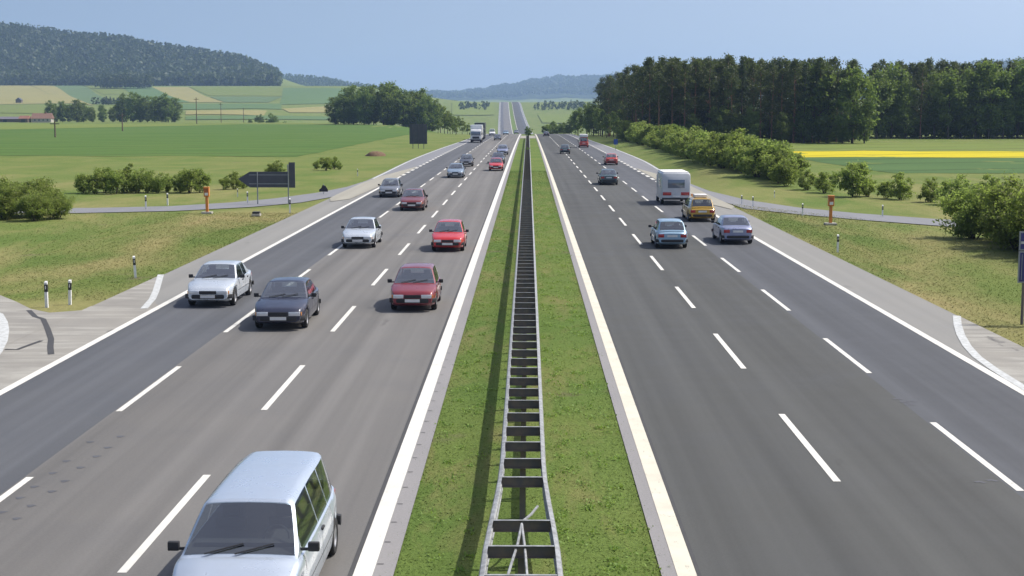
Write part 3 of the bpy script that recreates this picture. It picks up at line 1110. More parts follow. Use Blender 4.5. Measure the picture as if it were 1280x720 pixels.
far_wood('distant_wood', blue_area, 7000, 19, 'blue wooded hills on the horizon beyond the motorway', 9, 12)
cop = hit(118, 111, 900), hit(186, 111, 900)


def copse_area():
    t = random.random()
    return cop[0][0] + (cop[1][0] - cop[0][0]) * t, cop[0][1] + random.uniform(0, 25)


far_wood('copse', copse_area, 90, 19 , 'dark copse standing in front of the wooded hill', 2.8, 26)
def copse2():
    t = random.random()
    a, b = hit(114, 131, 900), hit(160, 131, 900)
    return a[0] + (b[0] - a[0]) * t, a[1] + random.uniform(0, 12)


far_wood('hedgerow', copse2, 40, 7, 'low dark hedgerow on the hillside above the farm trees', 1.6, 22)

def ridge_trees():
    Y = random.gauss(1850, 45)
    return at_px(random.choice((random.uniform(668, 745), random.uniform(690, 730), random.uniform(575, 612))), Y), Y


far_wood('hedgerow', ridge_trees, 130, 5.5, 'ragged dark tree line along the top of the green hillside beyond the crest', 2.0, 20)
patch('hill', [(at_px(-420, 2300), 2300), (at_px(-420, 3250), 3250), (at_px(345, 3000), 3000), (at_px(350, 2310), 2310)], M['wood_floor'], 1.2, 60)
patch('hill', [(at_px(320, 3700), 3700), (at_px(320, 4400), 4400), (at_px(480, 4400), 4400), (at_px(480, 3700), 3700)], M['wood_floor'], 1.5, 40)
patch('hill', [(at_px(480, 6000), 6000), (at_px(480, 8300), 8300), (at_px(900, 8300), 8300), (at_px(900, 6000), 6000)], M['wood_floor'], 3, 60)
patch('hill', [(at_px(1060, 3750), 3750), (at_px(1060, 4400), 4400), (at_px(1600, 4400), 4400), (at_px(1600, 3750), 3750)], M['wood_floor'], 1.5, 40)
# low weeds in the median
wc = []
for k in range(420):
    y = 15 + 90 * random.random()**1.8
    x = random.uniform(.45, 1.9) if random.random() < .7 else random.uniform(-1.9, -.9)
    q = rng.normal(size=(26, 3)) * np.array([.10, .13, .02]) * random.uniform(.5, 1.5)
    q[:, 2] = np.abs(q[:, 2]) + .015
    wc.append(q + np.array([x, y, float(zroad(y)) - .02]))
tag(link('median_weeds', leaf_mesh('median_weeds', np.concatenate(wc), .05, M['weed'], 1.2)), 'low leafy weeds scattered through the grass of the median', 'weeds', kind='stuff')

# ------------------------------------------------------------------ grass blades
def grass(name, n, area, hgt, wid, mat, label):
    P = np.array([area() for _ in range(n)])
    z = height(P[:, 0], P[:, 1]) - .03
    a = rng.uniform(0, 2 * PI, n)
    k = rng.uniform(.5, 1.4, n) * (1 + P[:, 1] / 120)
    w = wid * k
    hh = hgt * rng.uniform(.5, 1.5, n)
    lean = rng.normal(size=(n, 2)) * hh[:, None] * 1.6
    V = np.empty((n, 3, 3))
    V[:, 0] = np.stack([P[:, 0] - np.cos(a) * w, P[:, 1] - np.sin(a) * w, z], -1)
    V[:, 1] = np.stack([P[:, 0] + np.cos(a) * w, P[:, 1] + np.sin(a) * w, z], -1)
    V[:, 2] = np.stack([P[:, 0] + lean[:, 0], P[:, 1] + lean[:, 1], z + hh], -1)
    o = link(name, np_mesh(name, V.reshape(-1, 3), np.arange(n * 3).reshape(n, 3), mat))
    return tag(o, label, 'grass', kind='stuff')


def med_area():
    y = 14 + 150 * random.random()**2.2
    x = random.uniform(-2.06, 2.12) if random.random() < .8 else random.choice((-1, 1)) * random.gauss(2.02, .13)
    return x, y


grass('median_grass', 80000, med_area, .03, .011, M['median'], 'short green grass growing on the median around the guardrail')


def verge_l():
    y = 30 + 80 * random.random()
    return (-15.62 - abs(random.gauss(0, 7)) if y > 53 else -22), y


def verge_r():
    y = 38 + 70 * random.random()
    return 14.9 + abs(random.gauss(0, 5)), y


def clear_l(f):
    def g():
        while True:
            x, y = f()
            if x < -15.6 and y > 52.5 and not (x < -15.6 and 96 < y + max(0, (-26 - x)) * .0 < 125 and y > 98 - (x + 26) * .0):
                return x, y
            if x > 14.8 and y > 41 + max(0, (14.9 - x)) and y < 108 - (x - 14.9) * 2.2:
                return x, y
    return g


grass('verge_grass', 34000, clear_l(verge_l), .035, .013, M['ground'], 'rough yellowish grass on the verge before the exit slip road')
grass('verge_grass', 30000, clear_l(verge_r), .035, .013, M['ground'], 'rough yellowish grass on the verge before the entry slip road')

#@@PART2@@
# ------------------------------------------------------------------ vehicles
def paint(name, c, metal=0.0, rough=.32):
    m, nt, b = new_mat(name)
    b.inputs['Base Color'].default_value = (*c, 1)
    b.inputs['Metallic'].default_value = metal
    b.inputs['Coat Weight'].default_value = .8
    b.inputs['Coat Roughness'].default_value = .06
    v = coord(nt, 'object')
    f = ramp_node(nt, noise_node(nt, v, 2.5, 5), .3, .7)
    nt.links.new(mix_node(nt, f, c, tuple(x * .9 for x in c)), b.inputs['Base Color'])
    r = nt.nodes.new('ShaderNodeMapRange')
    r.inputs['To Min'].default_value, r.inputs['To Max'].default_value = rough - .06, rough + .12
    nt.links.new(f, r.inputs['Value'])
    nt.links.new(r.outputs['Result'], b.inputs['Roughness'])
    return m


KIND = {  # L, W, H, belt, cowl dist from nose, screen length, rear screen top / bottom from tail, hood height at nose
    'sedan': dict(L=4.45, W=1.72, H=1.40, belt=.90, cowl=1.22, scr=.78, rt=1.28, rb=.62, nose=.66, tail=.90, win=2),
    'hatch': dict(L=3.85, W=1.66, H=1.41, belt=.88, cowl=1.0, scr=.76, rt=.62, rb=.10, nose=.66, tail=.86, win=2),
    'estate': dict(L=4.6, W=1.74, H=1.46, belt=.90, cowl=1.2, scr=.78, rt=.42, rb=.08, nose=.66, tail=.86, win=3),
    'van': dict(L=4.8, W=1.84, H=1.95, belt=1.08, cowl=.55, scr=.85, rt=.22, rb=.05, nose=.78, tail=1.05, win=3),
}
KIND['minivan'] = dict(L=4.9, W=1.80, H=1.60, belt=.98, cowl=.85, scr=.80, rt=.34, rb=.08, nose=.70, tail=.98, win=3)
CACHE = {}


def car_meshes(kind):
    if kind in CACHE:
        return CACHE[kind]
    p = KIND[kind]
    L, W, H = p['L'], p['W'] / 2, p['H']
    h2 = L / 2
    yf, yr = h2 - .80, -h2 + .78
    belt, cowl = p['belt'], h2 - p['cowl']
    top = hermite([-h2, -h2 + .12, -h2 + p['rb'] + .15, 0, cowl, h2 - .25, h2 - .06, h2],
                  [p['tail'] - .10, p['tail'], belt + .01, belt, belt - .01, p['nose'] + .08, p['nose'], p['nose'] - .10])
    ends = lambda y: W * (1 - .17 * (abs(y) / h2)**7 - .03 * (abs(y) / h2)**2)

    def bot(y):
        z = .20 + .10 * max(0, (abs(y) / h2 - .88) / .12)
        for ya in (yf, yr):
            d = abs(y - ya)
            if d < .37:
                z = max(z, .30 + math.sqrt(.37**2 - d * d))
        return z
    rings = []
    for y in np.unique(np.concatenate([np.linspace(-h2, h2, 60), [yf - .369, yf + .369, yr - .369, yr + .369]])):
        w, zb, zt = ends(y), bot(y), float(top(y))
        h = max(zt - zb, .05)
        half = [(.0, zb), (.84 * w, zb), (.965 * w, zb + min(.05, h * .2)), (w, zb + h * .35), (w, zb + h * .62), (.985 * w, zb + h * .8),
                (.955 * w, zt - .025), (.90 * w, zt), (.5 * w, zt + .02), (0, zt + .028)]
        rings.append([(x, y, z) for x, z in half] + [(-x, y, z) for x, z in half[-2:0:-1]])
    body = MB().loft(rings)
    # cabin
    y1, y2, y3, y4 = cowl + .02, cowl - p['scr'], -h2 + p['rt'], -h2 + p['rb']
    zr = hermite([y4, y3, (y2 + y3) / 2, y2, y1], [belt + .0, H - .03, H, H - .02, belt - .02])

    def zroof(y):
        if y > y2:
            return H - .02 + (belt - .02 - H + .02) * (y - y2) / (y1 - y2)
        if y < y3:
            return H - .03 + (belt - H + .03) * (y3 - y) / (y3 - y4)
        t = (y - y3) / (y2 - y3)
        return H - .03 + .01 * t + .03 * math.sin(t * PI)
    zlow = belt - .03
    lean = .20 if kind != 'van' else .12

    def side(y, z):
        t = (z - zlow) / (H - zlow)
        return ends(y) * (.925 - lean * t - .04 * t * t)

    def cab_ring(y):
        z = max(zroof(y), zlow + .015)
        w = side(y, z)
        e = min(.07, (z - zlow) * .4)
        half = [(0, zlow), (side(y, zlow), zlow), (side(y, z - e), z - e), (w - .035, z - e * .25), (w - .12, z), (w * .5, z + .012), (0, z + .018)]
        return [(x, y, zz) for x, zz in half] + [(-x, y, zz) for x, zz in half[-2:0:-1]]
    nw = p['win']
    edges = np.linspace(y3 - .02, y2 + .04, nw + 1)
    spans = []
    for k in range(nw):
        a, b = edges[k] + .035, edges[k + 1] - .035
        spans.append((a, y1 - .40 if k == nw - 1 else b))
    wy = [y2 + (y1 - y2) * q for q in (.07, .92)]
    ry = [y3 + (y4 - y3) * q for q in (.10, .88)]
    ylist_ = np.unique(np.round(np.concatenate([np.linspace(y4, y3, 8), np.linspace(y3, y2, 18), np.linspace(y2, y1, 8), wy, ry] + [np.array(q) for q in spans]), 5))
    cab = [cab_ring(y) for y in ylist_]
    base_i = len(body.v)
    for r in cab:
        body.v += [tuple(q) for q in r]
    for a in range(len(cab) - 1):
        ym = (ylist_[a] + ylist_[a + 1]) / 2
        for k in range(12):
            if k in (0, 11):
                continue        # open towards the seats
            if k in (1, 10) and any(u < ym < v for u, v in spans):
                continue
            if k in (3, 4, 5, 6, 7, 8) and (wy[0] < ym < wy[1] or ry[1] < ym < ry[0]):
                continue
            q = (k + 1) % 12
            body.f.append((base_i + a * 12 + k, base_i + a * 12 + q, base_i + (a + 1) * 12 + q, base_i + (a + 1) * 12 + k))
    out = []

    def slope_pane(name, ya, yb, q0, q1):
        m = MB()
        for t in np.linspace(q0 - .01, q1 + .01, 8):
            y = ya + (yb - ya) * t
            z = zroof(y)
            w = side(y, z) - .032
            m.v += [(w * c, y, z + .022 - .022 * abs(c)**3) for c in np.linspace(-1, 1, 9)]
        for a in range(7):
            for b in range(8):
                m.f.append((a * 9 + b, a * 9 + b + 1, a * 9 + 10 + b, a * 9 + 9 + b))
        out.append((name, m.mesh(name, M['pane'], 60), None))
    slope_pane('windshield', y2, y1, .07, .92)
    slope_pane('rear_window', y3, y4, .10, .88)
    for sgn in (-1, 1):
        for a, b in spans:
            m = MB()
            rows = []
            for t in (0, .5, 1):
                r = []
                for y in np.linspace(a - .01, b + .01, 7):
                    zt = max(zroof(y) - min(.07, (zroof(y) - zlow) * .4) + .01, belt + .02)
                    z = belt - .01 + (zt - belt + .01) * t
                    r.append((sgn * (side(y, z) + .003), y, z))
                rows.append(r)
            m.loft(rows, closed=False, caps=False)
            out.append(('side_window', m.mesh('side_window', M['pane'], 60), None))
    # inside of the cabin
    ws = side(0, belt)
    m = MB()
    m.loft([[(-ends(y) * .90, y, float(top(y)) + .034), (ends(y) * .90, y, float(top(y)) + .034)] for y in np.linspace(y4 + .12, y1 - .12, 14)], closed=False, caps=False)
    m.box((-ws * .86, y1 - .62, belt + .036), (ws * .86, y1 - .42, belt + .09))
    out.append(('dashboard', m.mesh('dashboard', M['interior'], 30), None))
    for sgn in (-1, 1):
        c = sgn * ws * .47
        m = MB().box((c - .22, y2 - .62, belt + .036), (c + .22, y2 - .50, belt + .20))
        m.box((c - .12, y2 - .63, belt + .201), (c + .12, y2 - .55, belt + .36))
        out.append(('seat', m.mesh('seat', M['interior'], 40, .02), None))
    m = MB().box((-ws * .8, y3 + .12, belt + .036), (ws * .8, y3 + .24, belt + .16))
    out.append(('rear_bench', m.mesh('rear_bench', M['interior'], 40, .02), None))
    m = MB()
    cx, cy, cz = -ws * .47, y1 - .78, belt + .06
    m.tube([(cx + .18 * math.cos(t), cy - .06 * math.sin(t), cz + .17 * math.sin(t)) for t in np.linspace(0, 2 * PI, 17)], .016, 5)
    out.append(('steering_wheel', m.mesh('steering_wheel', M['interior'], 60), None))
    # lamps, bumpers, plates
    wn = ends(h2)
    ev = ends(h2 - .1)
    zn = p['nose']
    for sgn in (-1, 1):
        x0, x1 = sorted((sgn * (ev - .40), sgn * (ev - .04)))
        out.append(('headlight', MB().box((x0, h2 - .16, zn - .17), (x1, h2 + .008, zn - .045)).mesh('headlight', M['lamp'], 40, .012), None))
        x0, x1 = sorted((sgn * (ev - .035), sgn * (ev + .012)))
        out.append(('indicator', MB().box((x0, h2 - .24, zn - .17), (x1, h2 - .07, zn - .055)).mesh('indicator', M['indicator'], 40, .008), None))
        zt = p['tail']
        x0, x1 = sorted((sgn * (ev - .30), sgn * (ev + .008)))
        out.append(('tail_light', MB().box((x0, -h2 - .008, zt - .28), (x1, -h2 + .14, zt - .11)).mesh('tail_light', M['tail'], 40, .012), None))
        m = MB()
        mx = sgn * (ends(y1 - .3) + .09)
        m.box((mx - .09, y1 - .36, belt + .01), (mx + .07, y1 - .27, belt + .14))
        a_, b_ = sorted((sgn * ends(y1 - .3) * .86, mx - sgn * .05))
        m.box((a_, y1 - .335, belt + .015), (b_, y1 - .295, belt + .06))
        out.append(('mirror', m.mesh('mirror', M['trim'], 40, .02), None))
    for sgn in (-1, 1):
        m = MB()
        rows = [[(sgn * (ends(y) + .004 - .012 * (z != .5)), y, z) for y in np.linspace(yr + .42, yf - .42, 9)] for z in (.475, .485, .5, .54, .555)]
        m.loft(rows, closed=False, caps=False)
        out.append(('side_trim', m.mesh('side_trim', M['trim'], 60), None))
        m = MB()
        for yy in [y1 - .30] + [(spans[k][1] + spans[k + 1][0]) / 2 for k in range(nw - 1)]:
            if min(abs(yy - yf), abs(yy - yr)) > .42:
                m.loft([[(sgn * (ends(yy) * q + .003), yy - .007, z), (sgn * (ends(yy) * q + .003), yy + .007, z)] for z, q in ((.34, 1.0), (.6, 1.0), (belt - .12, .99), (belt - .03, .96))], closed=False, caps=False)
        if m.f:
            out.append(('door_gap', m.mesh('door_gap', M['trim']), None))
        for yy in ((y1 - .95), (y1 - 1.85)):
            x = sgn * (ends(yy) * .985)
            out.append(('door_handle', MB().box((x - .02, yy - .09, belt - .13), (x + .02, yy + .09, belt - .09)).mesh('door_handle', M['trim'], 40, .008), None))
        # wiper lying on the screen
        m = MB()
        pts = []
        for q in (0, .5, 1):
            y = y1 - .05 - q * .14
            pts.append((sgn * .06 + .12 - q * .52 + (.3 if sgn > 0 else 0), y + .02, zroof(y) + .035))
        m.tube(pts, .012, 5)
        out.append(('wiper', m.mesh('wiper', M['trim'], 60), None))
    out.append(('grille', MB().box((-ev + .42, h2 - .05, zn - .165), (ev - .42, h2 + .004, zn - .05)).mesh('grille', M['trim'], 40, .006), None))

    def bumper(sg):
        m = MB()
        rings = []
        for c in np.linspace(-1, 1, 13):
            x = c * (W * .985)
            yy = h2 + .045 - .16 * abs(c)**6 - .05 * c * c
            rings.append([(x, sg * (yy - .12), .33), (x, sg * (yy - .01), .33), (x, sg * yy, .36), (x, sg * yy, .45), (x, sg * (yy - .015), .48), (x, sg * (yy - .12), .48)])
        m.loft(rings)
        return m.mesh('bumper', M['trim'], 40)
    out.append(('bumper', bumper(1), None))
    out.append(('bumper', bumper(-1), None))
    out.append(('number_plate', MB().box((-.26, h2 + .02, .36), (.26, h2 + .055, .46)).mesh('number_plate', M['plate']), None))
    out.append(('number_plate', MB().box((-.26, -h2 - .012, zt - .26), (.26, -h2 + .02, zt - .15)).mesh('number_plate', M['plate']), None))
    tyre, rim = wheel_meshes(.30, .19)
    wheels = [(sx * (W - .12), y, .30) for sx in (-1, 1) for y in (yf, yr)]
    CACHE[kind] = (body, out, tyre, rim, wheels, H)
    return CACHE[kind]


WCACHE = {}


def wheel_meshes(r, w):
    if (r, w) in WCACHE:
        return WCACHE[(r, w)]
    prof = [(-w / 2, r * .62), (-w / 2, r * .92), (-w / 2 + .03, r), (w / 2 - .03, r), (w / 2, r * .92), (w / 2, r * .62), (0, r * .6)]
    n = 24
    rings = [[(x, rr * math.cos(2 * PI * k / n), rr * math.sin(2 * PI * k / n)) for x, rr in prof] for k in range(n)]
    m = MB()
    m.loft(rings + [rings[0]], caps=False)
    tyre = m.mesh('tyre', M['tyre'], 40)
    m = MB()
    rr = r * .615
    for s in (-1, 1):
        m.loft([[(s * xx, q * rr * math.cos(2 * PI * k / n), q * rr * math.sin(2 * PI * k / n)) for k in range(n)] for xx, q in ((0, 1.0), (w / 2 - .012, 1.0), (w / 2 - .035, .86), (w / 2 - .02, .3), (w / 2 - .012, .02))])
    rim = m.mesh('rim', M['rim'], 30)
    WCACHE[(r, w)] = (tyre, rim)
    return tyre, rim


def car(kind, label, x, y, pm, heading=0, yaw=0, cat='car', name=None, group=None):
    body, parts, tyre, rim, wheels, H = car_meshes(kind)
    z = float(zroad(y)) + .004
    slope = (float(zroad(y + 2)) - float(zroad(y - 2))) / 4
    names = {'sedan': 'saloon_car', 'hatch': 'hatchback_car', 'estate': 'estate_car', 'van': 'passenger_van', 'minivan': 'people_carrier'}
    root = thing(name or names[kind], label, cat, (x + float(xroad(y)), y, z), 0, group or ('oncoming traffic' if heading else 'departing traffic'))
    root.rotation_euler = (math.atan(slope) * (-1 if heading else 1), 0, (PI if heading else 0) + yaw)
    link('body', body.mesh('body', pm, 32), root)
    for nm, me, _ in parts:
        link(nm, me, root)
    for w in wheels:
        o = link('wheel', tyre, root, w)
        link('rim', rim, o)
    return root


P_silver = paint('silver_blue_paint', (.55, .62, .71), .5, .28)
P_steel = paint('steel_blue_paint', (.24, .32, .41), .4)
P_white = paint('pale_silver_paint', (.60, .65, .70), .4, .28)
P_navy = paint('navy_paint', (.022, .027, .055), .2)
P_maroon = paint('dark_red_paint', (.20, .016, .026), .1)
P_red = paint('red_paint', (.50, .016, .020), .0)
P_brick = paint('brick_red_paint', (.16, .020, .022), .1)
P_grey = paint('grey_paint', (.20, .215, .24), .5)
P_ltblue = paint('light_blue_paint', (.30, .45, .58), .35)
P_violet = paint('violet_blue_paint', (.25, .28, .42), .4)
P_yellow = paint('yellow_paint', (.50, .30, .03), .0)
P_dark = paint('charcoal_paint', (.05, .055, .07), .3)
P_truck = paint('truck_white_paint', (.72, .73, .74), .0, .45)
P_coral = paint('coral_red_paint', (.55, .07, .06), .0)
P_teal = paint('teal_grey_paint', (.05, .09, .11), .3)


def road_pt(px, py):
    return gp(px, py)


def place(kind, label, px, base, pm, heading, lane=None, L=4.4, yaw=0, **k):
    """px, base: middle of the bumper line that faces the camera"""
    x, y = gp(px, base)
    if y > 150:       # the road falls away: look for the true distance
        for _ in range(12):
            x, y = gp(px, base, float(zroad(y)))
    x -= float(xroad(y))
    if lane is not None:
        x = lane
    return car(kind, label, x, y + L / 2, pm, heading, yaw, **k)


car('minivan', 'silver blue people carrier in the lane beside the median, the largest vehicle of all', -3.92, 20.7, P_silver, 1, -.005)
place('hatch', 'dark red hatchback with bluish windscreen beside the edge line of the median', 522, 392, P_maroon, 1, -4.0)
place('sedan', 'navy blue saloon straddling the dashed line of the middle lane', 349, 414, P_navy, 1, -8.0, yaw=.02)
place('sedan', 'pale silver saloon in the dark outer lane next to the hatched apron', 262, 385, P_white, 1, -11.4)
place('sedan', 'white silver saloon in the middle lane near the arrow sign', 446, 311, P_white, 1, -8.6)
place('hatch', 'bright red hatchback beside the median, nearer of the two bright red cars', 560, 316, P_red, 1, -3.95)
place('sedan', 'brick red dark saloon side by side with the grey car by the gore', 511, 264, P_brick, 1, -8.0)
place('hatch', 'grey hatchback in the outer lane beside the gore paving', 488, 247.5, P_grey, 1, -11.0)
place('sedan', 'light blue silver saloon in the middle lane below the white truck', 571, 222.5, P_steel, 1, -7.35)
place('hatch', 'charcoal hatchback right behind the light blue silver saloon', 584, 208.5, P_dark, 1, -7.5)
place('hatch', 'small bright red car in the lane by the median, followed by navy cars', 620.5, 214, P_red, 1, -3.6)
place('sedan', 'navy saloon close behind the small bright red car', 623, 205, P_navy, 1, -3.8)
place('estate', 'dark blue estate car last in the queue beside the median', 629, 193.5, P_violet, 1, -3.9)
place('sedan', 'dark saloon with pale bonnet below the crest, beside the white van', 618, 175.5, P_dark, 1, -7.2)
place('sedan', 'grey blue saloon coming over the crest of the road', 623, 168.5, P_ltblue, 1, -6.9)
place('van', 'white van coming over the crest behind the truck', 613, 169.5, P_truck, 1, -10.6, cat='van')
place('sedan', 'dark saloon at the crest, last of the oncoming cars', 632, 167.5, P_grey, 1, -3.9)
# away from us
place('hatch', 'light blue hatchback in the middle lane seen from behind', 842, 312, P_ltblue, 0, 7.35)
place('sedan', 'violet blue saloon in the slow lane next to the shoulder', 926, 306, P_violet, 0, 11.0)
yc = place('estate', 'yellow patrol estate car with orange roof beacon behind the caravan', 874, 277.5, P_yellow, 0, 10.95)
link('roof_beacon', MB().box((-.45, .28, 1.475), (.45, .55, 1.60)).mesh('roof_beacon', M['indicator'], 40, .03), yc)
link('roof_box', MB().box((-.40, -1.3, 1.475), (.40, -.35, 1.66)).mesh('roof_box', M['white_plastic'], 40, .05), yc)
place('sedan', 'dark blue grey saloon overtaking the caravan in the middle lane', 762, 231.5, P_teal, 0, 7.5)
place('hatch', 'coral red hatchback in the slow lane ahead of the caravan', 764.5, 206.5, P_coral, 0, 10.5)
place('hatch', 'teal grey hatchback changing lanes across the dashed line', 706.5, 192.5, P_teal, 0, 5.9, yaw=-.02)
ov = place('van', 'orange red van with white high roof far along the slow lane', 731.5, 184.5, P_coral, 0, 10.4, cat='van')
link('high_roof', MB().box((-.74, -2.2, 1.955), (.74, 1.2, 2.45)).mesh('high_roof', M['white_plastic'], 40, .12), ov)
place('sedan', 'dark saloon about to vanish over the crest ahead', 684, 170.5, P_dark, 0, 5.2)


def bevel_box(lo, hi, mat, name, b=.05):
    return MB().box(lo, hi).mesh(name, mat, 40, b)


def caravan():
    x, y = gp(846, 256.5)
    x = 10.85
    t = thing('camper_van', 'white boxy camper seen from behind with red lights and grey rear window', 'camper', (x, y + 2.6, .004), 0, 'departing traffic')
    m = MB()
    rings = []
    for yy, s, q in ((-2.62, .93, .07), (-2.58, .98, .03), (-2.5, 1, 0), (1.5, 1, 0), (2.0, .99, .12), (2.12, .96, .25)):
        w = 1.06 * s
        rings.append([(-w, yy, .42), (w, yy, .42), (w * 1.0, yy, 1.0), (w * .99, yy, 2.1 - q), (w * .95, yy, 2.28 - q), (w * .85, yy, 2.36 - q),
                      (-w * .85, yy, 2.36 - q), (-w * .95, yy, 2.28 - q), (-w * .99, yy, 2.1 - q), (-w, yy, 1.0)])
    m.loft(rings)
    link('body', m.mesh('body', paint('camper_shade_grey', (.50, .52, .55), 0, .5), 35), t)  # white camper: shade of its rear face put into the body colour as grey
    link('roof', bevel_box((-.93, -2.50, 2.31), (.93, 1.9, 2.42), M['white_plastic'], 'roof', .04), t)
    link('rear_window', bevel_box((-.62, -2.635, 1.25), (.62, -2.60, 1.86), M['glass'], 'rear_window', .015), t)
    for s in (-1, 1):
        a, b = sorted((s * .35, s * .98))
        link('tail_light', bevel_box((a, -2.65, .72), (b, -2.58, .95), M['tail'], 'tail_light', .015), t)
        link('side_window', bevel_box((s * 1.052 - .012, -1.7, 1.3), (s * 1.052 + .012, -.4, 1.85), M['glass'], 'side_window', .008), t)
    link('number_plate', bevel_box((-.26, -2.655, .58), (.26, -2.60, .69), M['plate'], 'number_plate', .005), t)
    link('bumper', bevel_box((-1.03, -2.70, .40), (1.03, -2.56, .54), M['trim'], 'bumper', .02), t)
    cab = MB()
    cab.loft([[(-.9, 2.0, .40), (.9, 2.0, .40), (.92, 2.0, 1.0), (.8, 2.0, 1.8), (-.8, 2.0, 1.8), (-.92, 2.0, 1.0)],
              [(-.9, 2.5, .40), (.9, 2.5, .40), (.92, 2.5, 1.0), (.78, 2.5, 1.2), (-.78, 2.5, 1.2), (-.92, 2.5, 1.0)],
              [(-.82, 3.0, .42), (.82, 3.0, .42), (.82, 3.0, .8), (.7, 3.0, .9), (-.7, 3.0, .9), (-.82, 3.0, .8)]])
    link('cab', cab.mesh('cab', P_truck, 35), t)
    ty, ri = wheel_meshes(.32, .2)
    for sx in (-.92, .92):
        for yy in (-1.35, 2.2):
            o = link('wheel', ty, t, (sx, yy, .32))
            link('rim', ri, o)


caravan()


def truck(label, px, base, x, box_mat, box_h, pm, length=9.0):
    _, y = gp(px, base)
    for _ in range(12):
        _, y = gp(px, base, float(zroad(y)))
    t = thing('lorry', label, 'truck', (x, y + .2, float(zroad(y)) + .01), PI, 'oncoming trucks')
    # local: nose at y = 0, the rest towards -y
    m = MB()
    rings = []
    for yy, s, zt in ((.0, .94, 2.55), (-.06, .99, 2.66), (-.3, 1.0, 2.78), (-1.8, 1.0, 2.85)):
        w = 1.18 * s
        rings.append([(-w, yy, .55), (w, yy, .55), (w, yy, 1.5), (w * .97, yy, zt - .12), (w * .88, yy, zt), (-w * .88, yy, zt), (-w * .97, yy, zt - .12), (-w, yy, 1.5)])
    m.loft(rings)
    link('cab', m.mesh('cab', pm, 35), t)
    link('windshield', bevel_box((-1.04, -.03, 1.55), (1.04, .02, 2.35), M['glass'], 'windshield', .015), t)
    link('grille', bevel_box((-.75, -.03, .85), (.75, .02, 1.35), M['trim'], 'grille', .01), t)
    link('bumper', bevel_box((-1.18, -.25, .38), (1.18, .06, .74), M['trim'], 'bumper', .03), t)
    for s in (-1, 1):
        a, b = sorted((s * .78, s * 1.1))
        link('headlight', bevel_box((a, .0, .80), (b, .045, .98), M['lamp'], 'headlight', .01), t)
        a, b = sorted((s * 1.22, s * 1.42))
        link('mirror', bevel_box((a, -.3, 1.7), (b, -.22, 2.2), M['trim'], 'mirror', .02), t)
    link('box_body', bevel_box((-1.25, -2.1 - length, .95), (1.25, -2.0, box_h), box_mat, 'box_body', .03), t)
    link('chassis', bevel_box((-.5, -2.0 - length, .55), (.5, -1.2, .93), M['trim'], 'chassis', .01), t)
    ty, ri = wheel_meshes(.5, .3)
    for sx in (-1.0, 1.0):
        for yy in (-.95, -3.6, -length + .4, -length - .9):
            o = link('wheel', ty, t, (sx, yy, .5))
            link('rim', ri, o)


truck('white box truck coming over the crest, first of the two trucks', 593.5, 178.5, -11.3, P_truck, 3.75, P_truck)
truck('dark covered truck half hidden behind the white box truck', 602, 174.5, -11.9, simple('dark_tarpaulin', (.045, .06, .06), .7), 4.0, P_dark, 10.5)

# ------------------------------------------------------------------ signs, posts, poles
def arrow_sign():
    a, b = gp(322, 254.5), gp(361, 254.5)
    y = (a[1] + b[1]) / 2
    t = thing('exit_arrow_sign', 'big grey back of an exit sign shaped like an arrow, with upright end panel', 'sign', (a[0], y, 0))
    s = 1 / ((254.5 - 134) / CAM_H * .992)      # metres per photo pixel at that distance
    X = lambda px: (px - 322) * s
    Z = lambda py: (254.5 - py) * s * 1.008
    m = MB().prism([(X(298), Z(224)), (X(313), Z(215)), (X(361.5), Z(215)), (X(361.5), Z(234.5)), (X(313), Z(234.5))], -.02, .02)
    link('arrow_panel', m.mesh('arrow_panel', M['sign_back']), t)
    m = MB().prism([(X(361.8), Z(234.8)), (X(369.5), Z(234.8)), (X(369.5), Z(203.5)), (X(361.8), Z(203.5))], -.03, .03)
    link('end_panel', m.mesh('end_panel', M['sign_back']), t)
    for k, zt in ((X(322.5), Z(215.5)), (X(361), Z(206))):
        link('post', MB().tube([(k, -.07, -.3), (k, -.07, zt)], .045, 10).mesh('post', M['post_grey'], 50), t)
    for zz in (Z(219), Z(230)):
        link('rail', MB().box((X(312), -.045, zz - .03), (X(362), -.021, zz + .03)).mesh('rail', M['post_grey']), t)


arrow_sign()


def square_sign():
    x, y = gp(523, 183)
    t = thing('square_sign', 'large dark square back of a direction sign in front of the tree clump', 'sign', (x, y, hz(x, y)))
    link('panel', MB().box((-1.62, -.02, .75), (1.62, .02, 4.35)).mesh('panel', M['sign_back']), t)
    for sx in (-1.0, 0, 1.0):
        link('post', MB().tube([(sx, -.10, -.3), (sx, -.10, 4.3)], .06, 8).mesh('post', M['sign_back'], 50), t)
    for z in (1.2, 2.5, 3.9):
        link('rail', MB().box((-1.6, -.06, z - .04), (1.6, -.021, z + .04)).mesh('rail', M['sign_back']), t)


square_sign()


